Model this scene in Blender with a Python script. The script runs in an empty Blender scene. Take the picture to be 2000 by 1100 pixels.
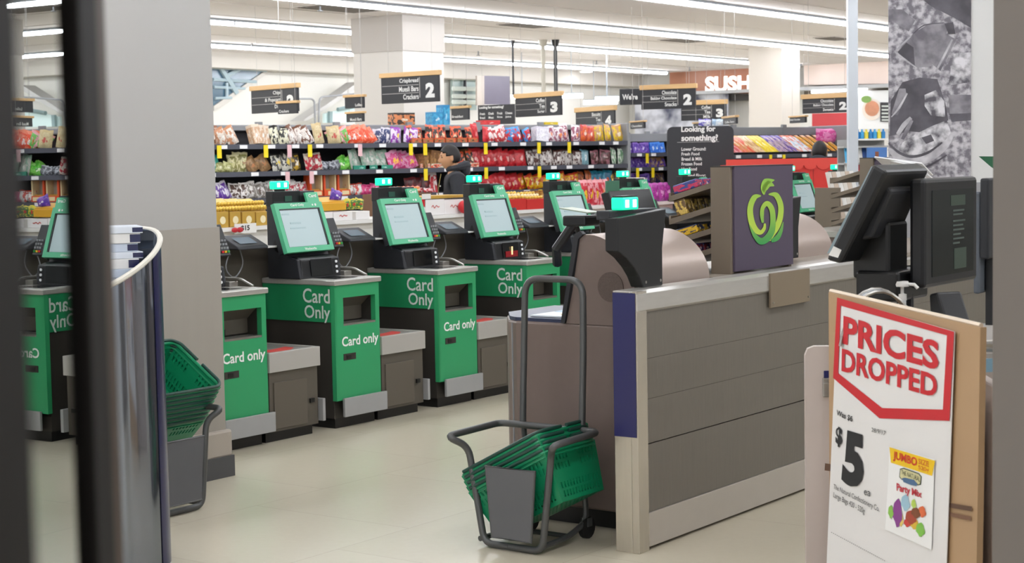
import bpy, bmesh, math, random
from mathutils import Vector as V, Matrix

random.seed(7)
SC = bpy.context.scene
COL = SC.collection
PI = math.pi

# ------------------------------------------------------------------ camera
FPX, PITCH, ROLL, H = 3276.0, 0.0725, -0.01805, 1.55
ANG = 0.62985                      # direction of the checkout rows (from +Y towards +X)
YAW = PI / 2 - ANG
_F = V((0, math.cos(PITCH), -math.sin(PITCH)))
_c, _s = math.cos(ROLL), math.sin(ROLL)
_x, _u = V((1, 0, 0)), V((0, math.sin(PITCH), math.cos(PITCH)))
CX, CU = _x * _c + _u * _s, _u * _c - _x * _s
cam_d = bpy.data.cameras.new('camera')
cam = bpy.data.objects.new('camera', cam_d)
COL.objects.link(cam)
cam.matrix_world = Matrix(((CX.x, CU.x, -_F.x, 0), (CX.y, CU.y, -_F.y, 0), (CX.z, CU.z, -_F.z, H), (0, 0, 0, 1)))
cam_d.sensor_width = 36.0
cam_d.lens = FPX * 36.0 / 2000.0
cam_d.clip_start = 0.02
cam_d.clip_end = 200
cam_d.dof.use_dof = True
cam_d.dof.focus_distance = 7.6
cam_d.dof.aperture_fstop = 8.0
SC.camera = cam

# ------------------------------------------------------------------ world, exposure
w = bpy.data.worlds.new('world')
SC.world = w
w.use_nodes = True
w.node_tree.nodes['Background'].inputs[0].default_value = (0.95, 0.97, 1.0, 1)
w.node_tree.nodes['Background'].inputs[1].default_value = 1.1
SC.view_settings.view_transform = 'Standard'
SC.view_settings.look = 'None'
SC.view_settings.gamma = 1.0
SC.view_settings.exposure = 0.1
TUBE_STRENGTH = 32.0                # ceiling light lines

# ------------------------------------------------------------------ maths helpers
def ray(px, py):
    return _F + CX * ((px - 1000) / FPX) + CU * ((550 - py) / FPX)
O0 = V((0, 0, H))
def P(px, py, Y):
    d = ray(px, py); return O0 + d * (Y / d.y)
def FZ(px, py, z=0.0):
    d = ray(px, py); return O0 + d * ((z - H) / d.z)
RV, QV = V((math.sin(ANG), math.cos(ANG), 0)), V((-math.cos(ANG), math.sin(ANG), 0))
def S(a, b, z=0.0):
    return RV * a + QV * b + V((0, 0, z))
def AB(p):
    return p.dot(RV), p.dot(QV), p.z
def hit(px, py, o, n):
    d = ray(px, py); t = (o - O0).dot(n) / d.dot(n); return O0 + d * t
def hitb(px, py, b):
    return AB(hit(px, py, QV * b, QV))
def hita(px, py, a):
    return AB(hit(px, py, RV * a, RV))

# ------------------------------------------------------------------ materials
def lin(c):
    return c / 12.92 if c <= 0.04045 else ((c + 0.055) / 1.055) ** 2.4
def hexc(h):
    h = h.lstrip('#'); return tuple(lin(int(h[i:i + 2], 16) / 255) for i in (0, 2, 4)) + (1,)
_M = {}
def mat(name, col, rough=0.5, metal=0.0, emit=0.0, ecol=None, noise=0.0, nscale=8.0, bump=0.0, bscale=60.0, coat=0.0, stretch=None, spec=None):
    if name in _M: return _M[name]
    m = bpy.data.materials.new(name); m.use_nodes = True
    nt = m.node_tree; b = nt.nodes['Principled BSDF']
    c = hexc(col)
    b.inputs['Base Color'].default_value = c
    b.inputs['Roughness'].default_value = rough
    b.inputs['Metallic'].default_value = metal
    if spec is not None: b.inputs['Specular IOR Level'].default_value = spec
    if coat: b.inputs['Coat Weight'].default_value = coat; b.inputs['Coat Roughness'].default_value = 0.08
    if emit:
        b.inputs['Emission Color'].default_value = hexc(ecol or col); b.inputs['Emission Strength'].default_value = emit
    if noise or bump:
        tc = nt.nodes.new('ShaderNodeTexCoord'); mp = nt.nodes.new('ShaderNodeMapping')
        nt.links.new(tc.outputs['Object'], mp.inputs[0])
        if stretch: mp.inputs['Scale'].default_value = stretch
        if noise:
            n = nt.nodes.new('ShaderNodeTexNoise'); n.inputs['Scale'].default_value = nscale; n.inputs['Detail'].default_value = 4
            nt.links.new(mp.outputs[0], n.inputs[0])
            r = nt.nodes.new('ShaderNodeMix'); r.data_type = 'RGBA'
            r.inputs[6].default_value = tuple(max(0, v * (1 - noise)) for v in c[:3]) + (1,)
            r.inputs[7].default_value = tuple(min(1, v * (1 + noise)) for v in c[:3]) + (1,)
            nt.links.new(n.outputs['Fac'], r.inputs[0]); nt.links.new(r.outputs[2], b.inputs['Base Color'])
        if bump:
            n2 = nt.nodes.new('ShaderNodeTexNoise'); n2.inputs['Scale'].default_value = bscale; n2.inputs['Detail'].default_value = 3
            nt.links.new(mp.outputs[0], n2.inputs[0])
            bp = nt.nodes.new('ShaderNodeBump'); bp.inputs['Strength'].default_value = bump; bp.inputs['Distance'].default_value = 0.01
            nt.links.new(n2.outputs['Fac'], bp.inputs['Height']); nt.links.new(bp.outputs[0], b.inputs['Normal'])
    _M[name] = m
    return m

def pack_mat(name, base, accent, light, sc=5.0, rough=0.3):
    """printed packet film: patches of three inks, different on every packet"""
    if name in _M: return _M[name]
    m = bpy.data.materials.new(name); m.use_nodes = True
    nt = m.node_tree; b = nt.nodes['Principled BSDF']
    tc = nt.nodes.new('ShaderNodeTexCoord'); oi = nt.nodes.new('ShaderNodeObjectInfo')
    ad = nt.nodes.new('ShaderNodeVectorMath'); ad.operation = 'ADD'
    ml = nt.nodes.new('ShaderNodeMath'); ml.operation = 'MULTIPLY'; ml.inputs[1].default_value = 37.0
    nt.links.new(oi.outputs['Random'], ml.inputs[0])
    nt.links.new(tc.outputs['Generated'], ad.inputs[0]); nt.links.new(ml.outputs[0], ad.inputs[1])
    vo = nt.nodes.new('ShaderNodeTexVoronoi'); vo.inputs['Scale'].default_value = sc
    nt.links.new(ad.outputs[0], vo.inputs[0])
    no = nt.nodes.new('ShaderNodeTexNoise'); no.inputs['Scale'].default_value = sc * 0.8; no.inputs['Detail'].default_value = 1
    nt.links.new(ad.outputs[0], no.inputs[0])
    r1 = nt.nodes.new('ShaderNodeValToRGB'); r1.color_ramp.interpolation = 'CONSTANT'
    e = r1.color_ramp.elements; e[0].position = 0; e[0].color = hexc(base); e[1].position = 0.52; e[1].color = hexc(accent)
    nt.links.new(no.outputs['Fac'], r1.inputs[0])
    sp = nt.nodes.new('ShaderNodeSeparateXYZ'); nt.links.new(tc.outputs['Generated'], sp.inputs[0])
    # label panel low in the middle of the pack
    dx = nt.nodes.new('ShaderNodeMath'); dx.operation = 'SUBTRACT'; dx.inputs[1].default_value = 0.5
    dz = nt.nodes.new('ShaderNodeMath'); dz.operation = 'SUBTRACT'; dz.inputs[1].default_value = 0.42
    nt.links.new(sp.outputs[0], dx.inputs[0]); nt.links.new(sp.outputs[2], dz.inputs[0])
    cb = nt.nodes.new('ShaderNodeCombineXYZ'); nt.links.new(dx.outputs[0], cb.inputs[0]); nt.links.new(dz.outputs[0], cb.inputs[2])
    ln = nt.nodes.new('ShaderNodeVectorMath'); ln.operation = 'LENGTH'; nt.links.new(cb.outputs[0], ln.inputs[0])
    sm = nt.nodes.new('ShaderNodeMath'); sm.operation = 'MULTIPLY_ADD'; sm.inputs[1].default_value = 0.30
    nt.links.new(vo.outputs['Distance'], sm.inputs[0]); nt.links.new(ln.outputs['Value'], sm.inputs[2])
    lt = nt.nodes.new('ShaderNodeMath'); lt.operation = 'LESS_THAN'; lt.inputs[1].default_value = 0.27
    nt.links.new(sm.outputs[0], lt.inputs[0])
    mx = nt.nodes.new('ShaderNodeMix'); mx.data_type = 'RGBA'; mx.inputs[7].default_value = hexc(light)
    nt.links.new(lt.outputs[0], mx.inputs[0]); nt.links.new(r1.outputs[0], mx.inputs[6])
    # small printed marks and a plain band at the seal
    v2 = nt.nodes.new('ShaderNodeTexVoronoi'); v2.inputs['Scale'].default_value = sc * 2.6
    nt.links.new(ad.outputs[0], v2.inputs[0])
    l2 = nt.nodes.new('ShaderNodeMath'); l2.operation = 'LESS_THAN'; l2.inputs[1].default_value = 0.27
    nt.links.new(v2.outputs['Distance'], l2.inputs[0])
    m2 = nt.nodes.new('ShaderNodeMix'); m2.data_type = 'RGBA'
    dk = tuple(0.35 * a + 0.1 * c for a, c in zip(hexc(base)[:3], hexc(accent)[:3])) + (1,)
    m2.inputs[7].default_value = dk
    f2 = nt.nodes.new('ShaderNodeMath'); f2.operation = 'MULTIPLY'; f2.inputs[1].default_value = 0.8
    nt.links.new(l2.outputs[0], f2.inputs[0]); nt.links.new(f2.outputs[0], m2.inputs[0]); nt.links.new(mx.outputs[2], m2.inputs[6])
    gt = nt.nodes.new('ShaderNodeMath'); gt.operation = 'GREATER_THAN'; gt.inputs[1].default_value = 0.86
    nt.links.new(sp.outputs[2], gt.inputs[0])
    m3 = nt.nodes.new('ShaderNodeMix'); m3.data_type = 'RGBA'; m3.inputs[7].default_value = hexc(accent)
    nt.links.new(gt.outputs[0], m3.inputs[0]); nt.links.new(m2.outputs[2], m3.inputs[6])
    nt.links.new(m3.outputs[2], b.inputs['Base Color'])
    b.inputs['Roughness'].default_value = rough
    _M[name] = m
    return m

# ------------------------------------------------------------------ mesh builder
_TX = {}
def text_geo(body, bold=0.0):
    k = (body, bold)
    if k in _TX: return _TX[k]
    cu = bpy.data.curves.new('t', 'FONT'); cu.body = body; cu.size = 1; cu.offset = bold; cu.resolution_u = 3
    ob = bpy.data.objects.new('t', cu); COL.objects.link(ob)
    dg = bpy.context.evaluated_depsgraph_get(); dg.update()
    me = bpy.data.meshes.new_from_object(ob.evaluated_get(dg))
    vs = [v.co.copy() for v in me.vertices]; fs = [tuple(p.vertices) for p in me.polygons]
    bpy.data.objects.remove(ob); bpy.data.curves.remove(cu); bpy.data.meshes.remove(me)
    x0 = min(v.x for v in vs); x1 = max(v.x for v in vs); y0 = min(v.y for v in vs); y1 = max(v.y for v in vs)
    vs = [((v.x - x0) / (x1 - x0), (v.y - y0) / (y1 - y0)) for v in vs]
    _TX[k] = (vs, fs, (x1 - x0) / (y1 - y0)); return _TX[k]

class MB:
    def __init__(s): s.v = []; s.f = []; s.m = []; s.T = None
    def add(s, vs, fs, mi=0):
        o = len(s.v)
        vs = [V(p) for p in vs]
        if s.T is not None: vs = [s.T @ p for p in vs]
        s.v += vs; s.f += [tuple(i + o for i in f) for f in fs]
        s.m += [mi] * len(fs) if isinstance(mi, int) else list(mi)
        return s
    def box(s, x0, x1, y0, y1, z0, z1, mi=0):
        return s.add([(x0,y0,z0),(x1,y0,z0),(x1,y1,z0),(x0,y1,z0),(x0,y0,z1),(x1,y0,z1),(x1,y1,z1),(x0,y1,z1)],
                     [(0,3,2,1),(4,5,6,7),(0,1,5,4),(1,2,6,5),(2,3,7,6),(3,0,4,7)], mi)
    def prism(s, poly, lo, hi, axis='x', mi=0, caps=None):
        """poly of 2-D points in the two other axes (in order), counter-clockwise seen from +axis"""
        n = len(poly)
        def mk(p, t):
            return {'x': (t, p[0], p[1]), 'y': (p[0], t, p[1]), 'z': (p[0], p[1], t)}[axis]
        vs = [mk(p, lo) for p in poly] + [mk(p, hi) for p in poly]
        fs = [tuple(range(n))[::-1], tuple(range(n, 2 * n))] + [(i, (i + 1) % n, n + (i + 1) % n, n + i) for i in range(n)]
        if axis == 'y': fs = [f[::-1] for f in fs]
        ms = [mi if caps is None else caps] * 2 + [mi] * n
        return s.add(vs, fs, ms)
    def tube(s, pts, r, seg=8, closed=False, mi=0, flat=None):
        pts = [V(p) for p in pts]; n = len(pts); vs = []; fs = []
        up = None
        for i, p in enumerate(pts):
            a = pts[(i - 1) % n] if (closed or i) else p; b = pts[(i + 1) % n] if (closed or i < n - 1) else p
            t = (b - a).normalized()
            if up is None:
                up = V((0, 0, 1)) if abs(t.z) < 0.9 else V((1, 0, 0))
            sx = t.cross(up); 
            if sx.length < 1e-4: up = V((1, 0, 0)) if abs(t.x) < .9 else V((0, 1, 0)); sx = t.cross(up)
            sx.normalize(); up = sx.cross(t).normalized()
            rr = r[i] if isinstance(r, (list, tuple)) else r
            for k in range(seg):
                q = 2 * PI * k / seg
                vs.append(p + sx * (rr * math.cos(q)) + up * (rr * (flat or 1) * math.sin(q)))
        m = n if closed else n - 1
        for i in range(m):
            for k in range(seg):
                j = (i + 1) % n; k2 = (k + 1) % seg
                fs.append((i * seg + k, i * seg + k2, j * seg + k2, j * seg + k))
        if not closed:
            fs.append(tuple(range(seg))[::-1]); fs.append(tuple((n - 1) * seg + k for k in range(seg)))
        return s.add(vs, fs, mi)
    def cyl(s, c, r, h, seg=20, axis='z', mi=0, r2=None):
        c = V(c); d = {'x': V((1,0,0)), 'y': V((0,1,0)), 'z': V((0,0,1))}[axis]
        return s.tube([c, c + d * h], [r, r if r2 is None else r2], seg, mi=mi)
    def lathe(s, prof, c=(0,0,0), seg=20, mi=0):
        vs = []; fs = []; c = V(c)
        for r, z in prof:
            for k in range(seg):
                q = 2 * PI * k / seg; vs.append(c + V((r * math.cos(q), r * math.sin(q), z)))
        for i in range(len(prof) - 1):
            for k in range(seg):
                k2 = (k + 1) % seg
                fs.append((i*seg+k, i*seg+k2, (i+1)*seg+k2, (i+1)*seg+k))
        fs.append(tuple(range(seg))[::-1]); fs.append(tuple((len(prof)-1)*seg + k for k in range(seg)))
        return s.add(vs, fs, mi)
    def ell(s, c, rx, ry, rz, seg=14, rings=9, mi=0):
        vs = []; fs = []; c = V(c)
        for i in range(1, rings):
            t = PI * i / rings
            for k in range(seg):
                q = 2 * PI * k / seg
                vs.append(c + V((rx * math.sin(t) * math.cos(q), ry * math.sin(t) * math.sin(q), rz * math.cos(t))))
        n = len(vs); vs += [c + V((0,0,rz)), c - V((0,0,rz))]
        for i in range(rings - 2):
            for k in range(seg):
                k2 = (k + 1) % seg
                fs.append((i*seg+k, (i+1)*seg+k, (i+1)*seg+k2, i*seg+k2))
        for k in range(seg):
            k2 = (k + 1) % seg
            fs.append((n, k, k2)); fs.append((n + 1, (rings-2)*seg + k2, (rings-2)*seg + k))
        return s.add(vs, fs, mi)
    def quad(s, a, b, c, d, mi=0): return s.add([a, b, c, d], [(0,1,2,3)], mi)
    def poly(s, pts, mi=0): return s.add(pts, [tuple(range(len(pts)))], mi)
    def text(s, body, bl, br, tr, tl, bold=0.0, mi=0):
        vs, fs, _ = text_geo(body, bold)
        bl, br, tr, tl = V(bl), V(br), V(tr), V(tl)
        return s.add([(bl*(1-x) + br*x)*(1-y) + (tl*(1-x) + tr*x)*y for x, y in vs], fs, mi)
    def textbox(s, body, o, u, v, w, h, bold=0.0, mi=0):
        o, u, v = V(o), V(u), V(v)
        return s.text(body, o, o + u*w, o + u*w + v*h, o + v*h, bold, mi)
    def stroke(s, pts, wd, f, mi=0):
        """flat ribbon of varying width; f maps 2-D to 3-D"""
        n = len(pts); L = []; R = []
        for i, (x, y) in enumerate(pts):
            a = pts[max(0, i-1)]; b = pts[min(n-1, i+1)]
            tx, ty = b[0]-a[0], b[1]-a[1]; l = math.hypot(tx, ty) or 1
            h = (wd[i] if isinstance(wd, (list, tuple)) else wd) / 2
            L.append(f(x - ty/l*h, y + tx/l*h)); R.append(f(x + ty/l*h, y - tx/l*h))
        return s.add(L + R, [(i, i+1, n+i+1, n+i) for i in range(n-1)], mi)

def O(name, mb, m, parent=None, bevel=0.0, smooth=False, solid=0.0, sub=0):
    me = bpy.data.meshes.new(name)
    me.from_pydata([tuple(v) for v in mb.v], [], mb.f)
    ms = m if isinstance(m, (list, tuple)) else [m]
    for q in ms: me.materials.append(q)
    for p, i in zip(me.polygons, mb.m): p.material_index = i; p.use_smooth = smooth
    me.update()
    o = bpy.data.objects.new(name, me); COL.objects.link(o)
    if parent is not None: o.parent = parent
    if solid:
        k = o.modifiers.new('s', 'SOLIDIFY'); k.thickness = solid; k.offset = 0
    if bevel:
        k = o.modifiers.new('b', 'BEVEL'); k.width = bevel; k.segments = 2; k.limit_method = 'ANGLE'; k.angle_limit = 0.6
    if sub:
        k = o.modifiers.new('u', 'SUBSURF'); k.levels = sub; k.render_levels = sub
    if smooth and not sub and not bevel:
        try:
            bm = bmesh.new(); bm.from_mesh(me)
            for e in bm.edges:
                if len(e.link_faces) == 2 and e.calc_face_angle(0) > 0.7: e.smooth = False
            bm.to_mesh(me); bm.free()
        except Exception: pass
    return o
def tag(o, label, cat, group=None, kind=None):
    if label: o['label'] = label
    if cat: o['category'] = cat
    if group: o['group'] = group
    if kind: o['kind'] = kind
    return o
def thing(name, label, cat, loc=(0,0,0), rz=0.0, group=None):
    o = bpy.data.objects.new(name, None); COL.objects.link(o)
    o.empty_display_size = 0.05
    o.location = loc; o.rotation_euler = (0, 0, rz)
    return tag(o, label, cat, group)
def struct(name, mb, m, parent=None, **k):
    o = O(name, mb, m, parent, **k)
    if parent is None: o['kind'] = 'structure'
    return o
def dup(root, loc=None, rz=None, label=None, group=None, parent=None):
    def cp(o, par):
        c = o.copy(); COL.objects.link(c)
        if par is not None: c.parent = par
        for ch in [x for x in KIDS.get(o.name, [])]: cp(ch, c)
        return c
    KIDS = {}
    for x in bpy.data.objects:
        if x.parent: KIDS.setdefault(x.parent.name, []).append(x)
    r = cp(root, parent)
    if loc is not None: r.location = loc
    if rz is not None: r.rotation_euler = (0, 0, rz)
    if label: r['label'] = label
    if group: r['group'] = group
    return r
def arc(cx, cy, r, a0, a1, n=8, ry=None):
    return [(cx + r*math.cos(a0 + (a1-a0)*i/n), cy + (ry or r)*math.sin(a0 + (a1-a0)*i/n)) for i in range(n+1)]
def bend(pts, r=0.05, n=4):
    """round the corners of a 3-D polyline"""
    pts = [V(p) for p in pts]; out = [pts[0]]
    for i in range(1, len(pts)-1):
        p = pts[i]; a = (pts[i-1]-p); b = (pts[i+1]-p)
        k = min(r, a.length*.48, b.length*.48)
        s, e = p + a.normalized()*k, p + b.normalized()*k
        for j in range(n+1):
            t = j/n; out.append(s*(1-t)**2 + p*2*t*(1-t) + e*t*t)
    out.append(pts[-1]); return out

# ------------------------------------------------------------------ shared materials
GREEN = mat('kiosk green', '#2f9a63', 0.4)
GREEN_D = mat('kiosk green side', '#1b8755', 0.35)
FRAME_G = mat('screen green', '#56b98c', 0.4)
BROWN = mat('brown grey laminate', '#565047', 0.5, noise=0.05)
DARKBR = mat('dark brown', '#312d28', 0.55)
BLACK = mat('black plastic', '#141518', 0.42)
BLACK2 = mat('charcoal plastic', '#25272c', 0.5)
JET = mat('jet black', '#0c0c0d', 0.35)
STEEL = mat('brushed steel', '#a9a6a0', 0.34, 0.85, noise=0.08, nscale=14, stretch=(1, 1, 9))
STEEL_H = mat('brushed steel rail', '#c8c5bf', 0.30, 0.6, noise=0.08, nscale=10, stretch=(1, 9, 9))
PLATE = mat('grey metal plate', '#a9aaab', 0.4, 0.3, noise=0.05)
WHITE = mat('white paint', '#e6e5e1', 0.5)
WHITEP = mat('white print', '#f0f1ee', 0.5)
GREYP = mat('pale grey lettering', '#cfd6d0', 0.5)
CHALK = mat('sign charcoal', '#2a2b2f', 0.5)
WOOD = mat('pale pine', '#d9b27d', 0.5, noise=0.12, nscale=6, stretch=(1, 8, 8))
RED = mat('sign red', '#c9202c', 0.45)
YEL = mat('ticket yellow', '#f0d61e', 0.5)
NAVY = mat('navy film', '#23265a', 0.3)
GLOWG = mat('green lamp', '#12d9a0', 0.3, emit=1.15, ecol='#0cd89c')
GLOWW = mat('lamp core', '#c9fff0', 0.3, emit=2.2, ecol='#c8fff2')
SCREEN = mat('lit screen', '#8fa0a2', 0.25, emit=0.42, ecol='#b2c4c8')
SCREEN_T = mat('screen print', '#849a9e', 0.3, emit=0.32, ecol='#9db2b6')
SCR_BL = mat('pin pad screen', '#7b8ab5', 0.2, emit=0.6, ecol='#7284b8')
SCR_GR = mat('printer window', '#60717d', 0.25)
GLASSB = mat('dark glass', '#141618', 0.06, spec=0.6)
TUBEM = mat('dark grey tube', '#5b5c5c', 0.42, 0.5)
PANELG = mat('grey sheet panel', '#66676a', 0.5, 0.35, noise=0.05)
BASKET = mat('green basket plastic', '#0e8257', 0.36)
BASKET_D = mat('dark basket handle', '#173f35', 0.4)
RUBBER = mat('black rubber', '#161616', 0.7)
GREYMET = mat('shelf grey', '#8d8f92', 0.45)
SHELFDK = mat('shelf charcoal', '#3b3d45', 0.5)
TICKET = mat('white ticket', '#e9e9ea', 0.5)
TICKETR = mat('pink ticket', '#e3b9bd', 0.5)
MAUVE = mat('mauve laminate', '#75665f', 0.42, noise=0.04, nscale=30)
MAUVE_L = mat('mauve satin metal', '#b3a399', 0.36, 0.3)
PURPLE = mat('purple grey panel', '#504658', 0.55, noise=0.03, nscale=60)
TAUPE = mat('taupe shelf', '#75695a', 0.5)
TAN = mat('tan board', '#b0906c', 0.5, noise=0.05, nscale=3)
# ================================================================== SETTING
fl = bpy.data.materials.new('vinyl floor'); fl.use_nodes = True
nt = fl.node_tree; b = nt.nodes['Principled BSDF']
tc = nt.nodes.new('ShaderNodeTexCoord'); mp = nt.nodes.new('ShaderNodeMapping')
mp.inputs['Rotation'].default_value = (0, 0, -YAW)
nt.links.new(tc.outputs['Object'], mp.inputs[0])
br = nt.nodes.new('ShaderNodeTexBrick'); br.offset = 0.5
br.inputs['Scale'].default_value = 1.0; br.inputs['Mortar Size'].default_value = 0.0012
br.inputs['Brick Width'].default_value = 0.9; br.inputs['Row Height'].default_value = 0.9
br.inputs['Color1'].default_value = hexc('#c9c1ae'); br.inputs['Color2'].default_value = hexc('#c5bda9'); br.inputs['Mortar'].default_value = hexc('#aaa391')
nt.links.new(mp.outputs[0], br.inputs[0])
no = nt.nodes.new('ShaderNodeTexNoise'); no.inputs['Scale'].default_value = 30; no.inputs['Detail'].default_value = 2
nt.links.new(tc.outputs['Object'], no.inputs[0])
mx = nt.nodes.new('ShaderNodeMix'); mx.data_type = 'RGBA'; mx.blend_type = 'SOFT_LIGHT'; mx.inputs[0].default_value = 0.05
nt.links.new(br.outputs['Color'], mx.inputs[6]); nt.links.new(no.outputs['Fac'], mx.inputs[7]); nt.links.new(mx.outputs[2], b.inputs['Base Color'])
b.inputs['Roughness'].default_value = 0.27
struct('floor', MB().box(-22, 34, -6, 46, -0.1, 0), fl)

CEIL = 3.45
CEILM = mat('ceiling board', '#dfdad8', 0.8, noise=0.03, nscale=0.6)
cl = MB().box(-22, 34, -6, 46, CEIL, CEIL + 0.1)
struct('ceiling', cl, CEILM)
WALLM = mat('store wall', '#dcdad4', 0.7, noise=0.02, nscale=0.5)
WALLG = mat('shadow grey wall', '#b9b5ae', 0.7)
def sbox(name, a0, a1, b0, b1, z0, z1, m, kind=True, **k):
    """box aligned to the rows of checkouts"""
    mb = MB().box(0, a1-a0, 0, b1-b0, z0, z1)
    o = O(name, mb, m, **k); o.location = S(a0, b0); o.rotation_euler = (0, 0, YAW)
    if kind: o['kind'] = 'structure'
    return o
sbox('wall_back', -6, 33.6, 21, 21.2, 0, CEIL, WALLM)
sbox('wall_right', 33.6, 33.8, -12, 21.2, 0, CEIL, WALLM)
sbox('trim_1', -6, 33.6, 20.6, 20.98, CEIL-0.27, CEIL, mat('bulkhead paint', '#c9c4bc', 0.7))
# thin joints between ceiling boards, running with the lights
JOINT = mat('ceiling joint', '#c6c1bc', 0.8)
jb = MB()
for i in range(-6, 22):
    jb.box(-8, 34, i*1.2, i*1.2 + 0.012, -0.006, 0)
o = struct('trim_2', jb, JOINT); o.location = V((0, 0, CEIL)); o.rotation_euler = (0, 0, YAW)

# pillar at the left (laminate to elbow height, skirting and kick plate)
PILM = mat('pillar grey paint', '#a5a39f', 0.6)
PILL = mat('pillar laminate', '#9b958c', 0.38, noise=0.05, nscale=3, stretch=(6, 6, 0.4))
o = sbox('pillar', 4.99, 5.845, 6.06, 6.95, 0, CEIL, PILM)
pp = MB().box(-0.012, 0.862, -0.012, 0.9, 0.2, 1.245)
O('laminate_cladding', pp, PILL, o)
O('skirting', MB().box(-0.03, 0.885, -0.035, 0.92, 0.10, 0.235), mat('skirting beige', '#a49b90', 0.5), o, bevel=0.012)
O('kick_plate', MB().box(-0.035, 0.89, -0.04, 0.92, 0, 0.105), mat('kick plate charcoal', '#4a4a4c', 0.5), o)
# pillar in the middle distance
pm = hitb(785, 36, 14.0)
o = sbox('pillar', pm[0], pm[0]+0.85, 14.0, 14.85, 0, CEIL, mat('far pillar paint', '#cfcac3', 0.6))
O('pillar_head', MB().box(-0.015, 0.865, -0.015, 0.865, 2.99, CEIL-0.002), mat('pillar head', '#b3ada6', 0.6), o)
# far pillar in front of the sushi bar
q0 = P(1462, 110, 30.0); a_, b_, _ = AB(q0)
o = sbox('pillar', a_, a_+0.7, b_-0.65, b_, 0, CEIL, mat('cream pillar', '#d6cfc6', 0.6))
# slim white post
pw = P(1665, 250, 13.0)
o = struct('trim_3', MB().box(-0.038, 0.038, -0.038, 0.038, 0, CEIL), mat('white post', '#c3c8ce', 0.4), bevel=0.006); o.location = (pw.x, pw.y, 0); o.rotation_euler = (0, 0, 0.0)
# grey partition end, right foreground
pg = P(1939, 550, 3.6)
o = struct('wall_partition', MB().box(0, 1.2, 0, 0.12, 0, CEIL), mat('warm grey partition', '#746d66', 0.6, noise=0.02)); o.location = (pg.x, pg.y, 0); o.rotation_euler = (0, 0, -0.3)

# column with the large spice photograph
CO = P(1735, 200, 10.5); CO.z = 0
CYAW = -0.235
CUX = V((math.cos(CYAW), math.sin(CYAW), 0)); CUN = V((-math.sin(CYAW), math.cos(CYAW), 0))
def cpt(px, py, off):
    p = hit(px, py, CO, CUN) - CO; return V((p.dot(CUX), -off, p.z))
ce = cpt(1990, 200, 0).x
COLUMN = struct('pillar', MB().box(0, ce, 0, .6, 0, CEIL), mat('column white', '#d3d3d1', 0.6)); COLUMN.location = CO; COLUMN.rotation_euler = (0, 0, CYAW)
O('skirting', MB().box(-0.0, ce, -0.02, 0.6, 0, cpt(1930, 356, .02).z), mat('column skirting', '#97979a', 0.6), COLUMN)

# ceiling light lines : housings with lit diffusers
TUBE = mat('light diffuser', '#ffffff', 0.5, emit=TUBE_STRENGTH, ecol='#f6f9ff')
HOUS = mat('light housing', '#a3abb3', 0.5)
def light_line(px0, py0, px1, py1, label, w=0.06, a_lo=None, a_hi=None):
    p0, p1 = AB(FZ(px0, py0, CEIL - 0.06)), AB(FZ(px1, py1, CEIL - 0.06))
    bb = (p0[1] + p1[1]) / 2
    lo = p0[0] if a_lo is None else a_lo; hi = p1[0] if a_hi is None else a_hi
    return make_light(lo, hi, bb, label, w)
def make_light(lo, hi, bb, label, w=0.06):
    t = thing('ceiling_light', label, 'light', S(lo, bb, CEIL), YAW, 'ceiling light lines')
    L = hi - lo
    O('housing', MB().box(0, L, -w/2-0.05, w/2+0.05, -0.03, -0.001), HOUS, t)
    O('diffuser', MB().box(0.01, L-0.01, -w/2, w/2, -0.075, -0.03), TUBE, t)
    return bb
bA = light_line(560, 0, 1736, 110, 'longest light line, crossing mid ceiling to the slim white post', a_lo=2, a_hi=32.4)
bB = light_line(412, 45, 1400, 119, 'upper of the two light lines running behind the middle pillar', a_lo=1, a_hi=32.4)
bC = light_line(414, 92, 1346, 146, 'lower of the two light lines behind the middle pillar', a_lo=1, a_hi=32.3)
bD = light_line(1260, 0, 1736, 57, 'light line in the top right of the ceiling nearest the spice photograph', a_lo=3, a_hi=32.4)
make_light(2, 32, bD - (bA - bD), 'light line above the checkout counter, out of the photo over the top edge')
for k, (lo, hi) in enumerate([(-6, 16), (-6, 14), (-6, 12)]):
    make_light(lo, hi, bD - (bA - bD)*(k+2), 'light line over the store entrance behind the camera')
for (xa, ya, xb, yb, Y, lab) in [(998, 189, 1138, 178, 30, 'short thin light line beyond aisle sign three'), (1140, 200, 1206, 195, 33, 'lower short light bar left of the dark welcome sign'), (1163, 193, 1208, 189, 30, 'upper short light bar left of the dark welcome sign')]:
    a3, b3 = P(xa, ya, Y), P(xb, yb, Y)
    t = thing('ceiling_light', lab, 'light', a3, 0, 'short far light bars')
    d = b3 - a3
    O('diffuser', MB().box(0, d.length, -0.04, 0.04, -0.04, 0.03), TUBE, t)
    O('housing', MB().box(0, d.length, -0.05, 0.05, 0.03, 0.05), HOUS, t)
    O('hanger', MB().tube([(0.2, 0, 0.05), (0.2, 0, CEIL - a3.z)], 0.008, 6).tube([(d.length-0.2, 0, 0.05), (d.length-0.2, 0, CEIL - a3.z)], 0.008, 6), HOUS, t)
    t.rotation_euler = (0, 0, math.atan2(d.y, d.x))
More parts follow.
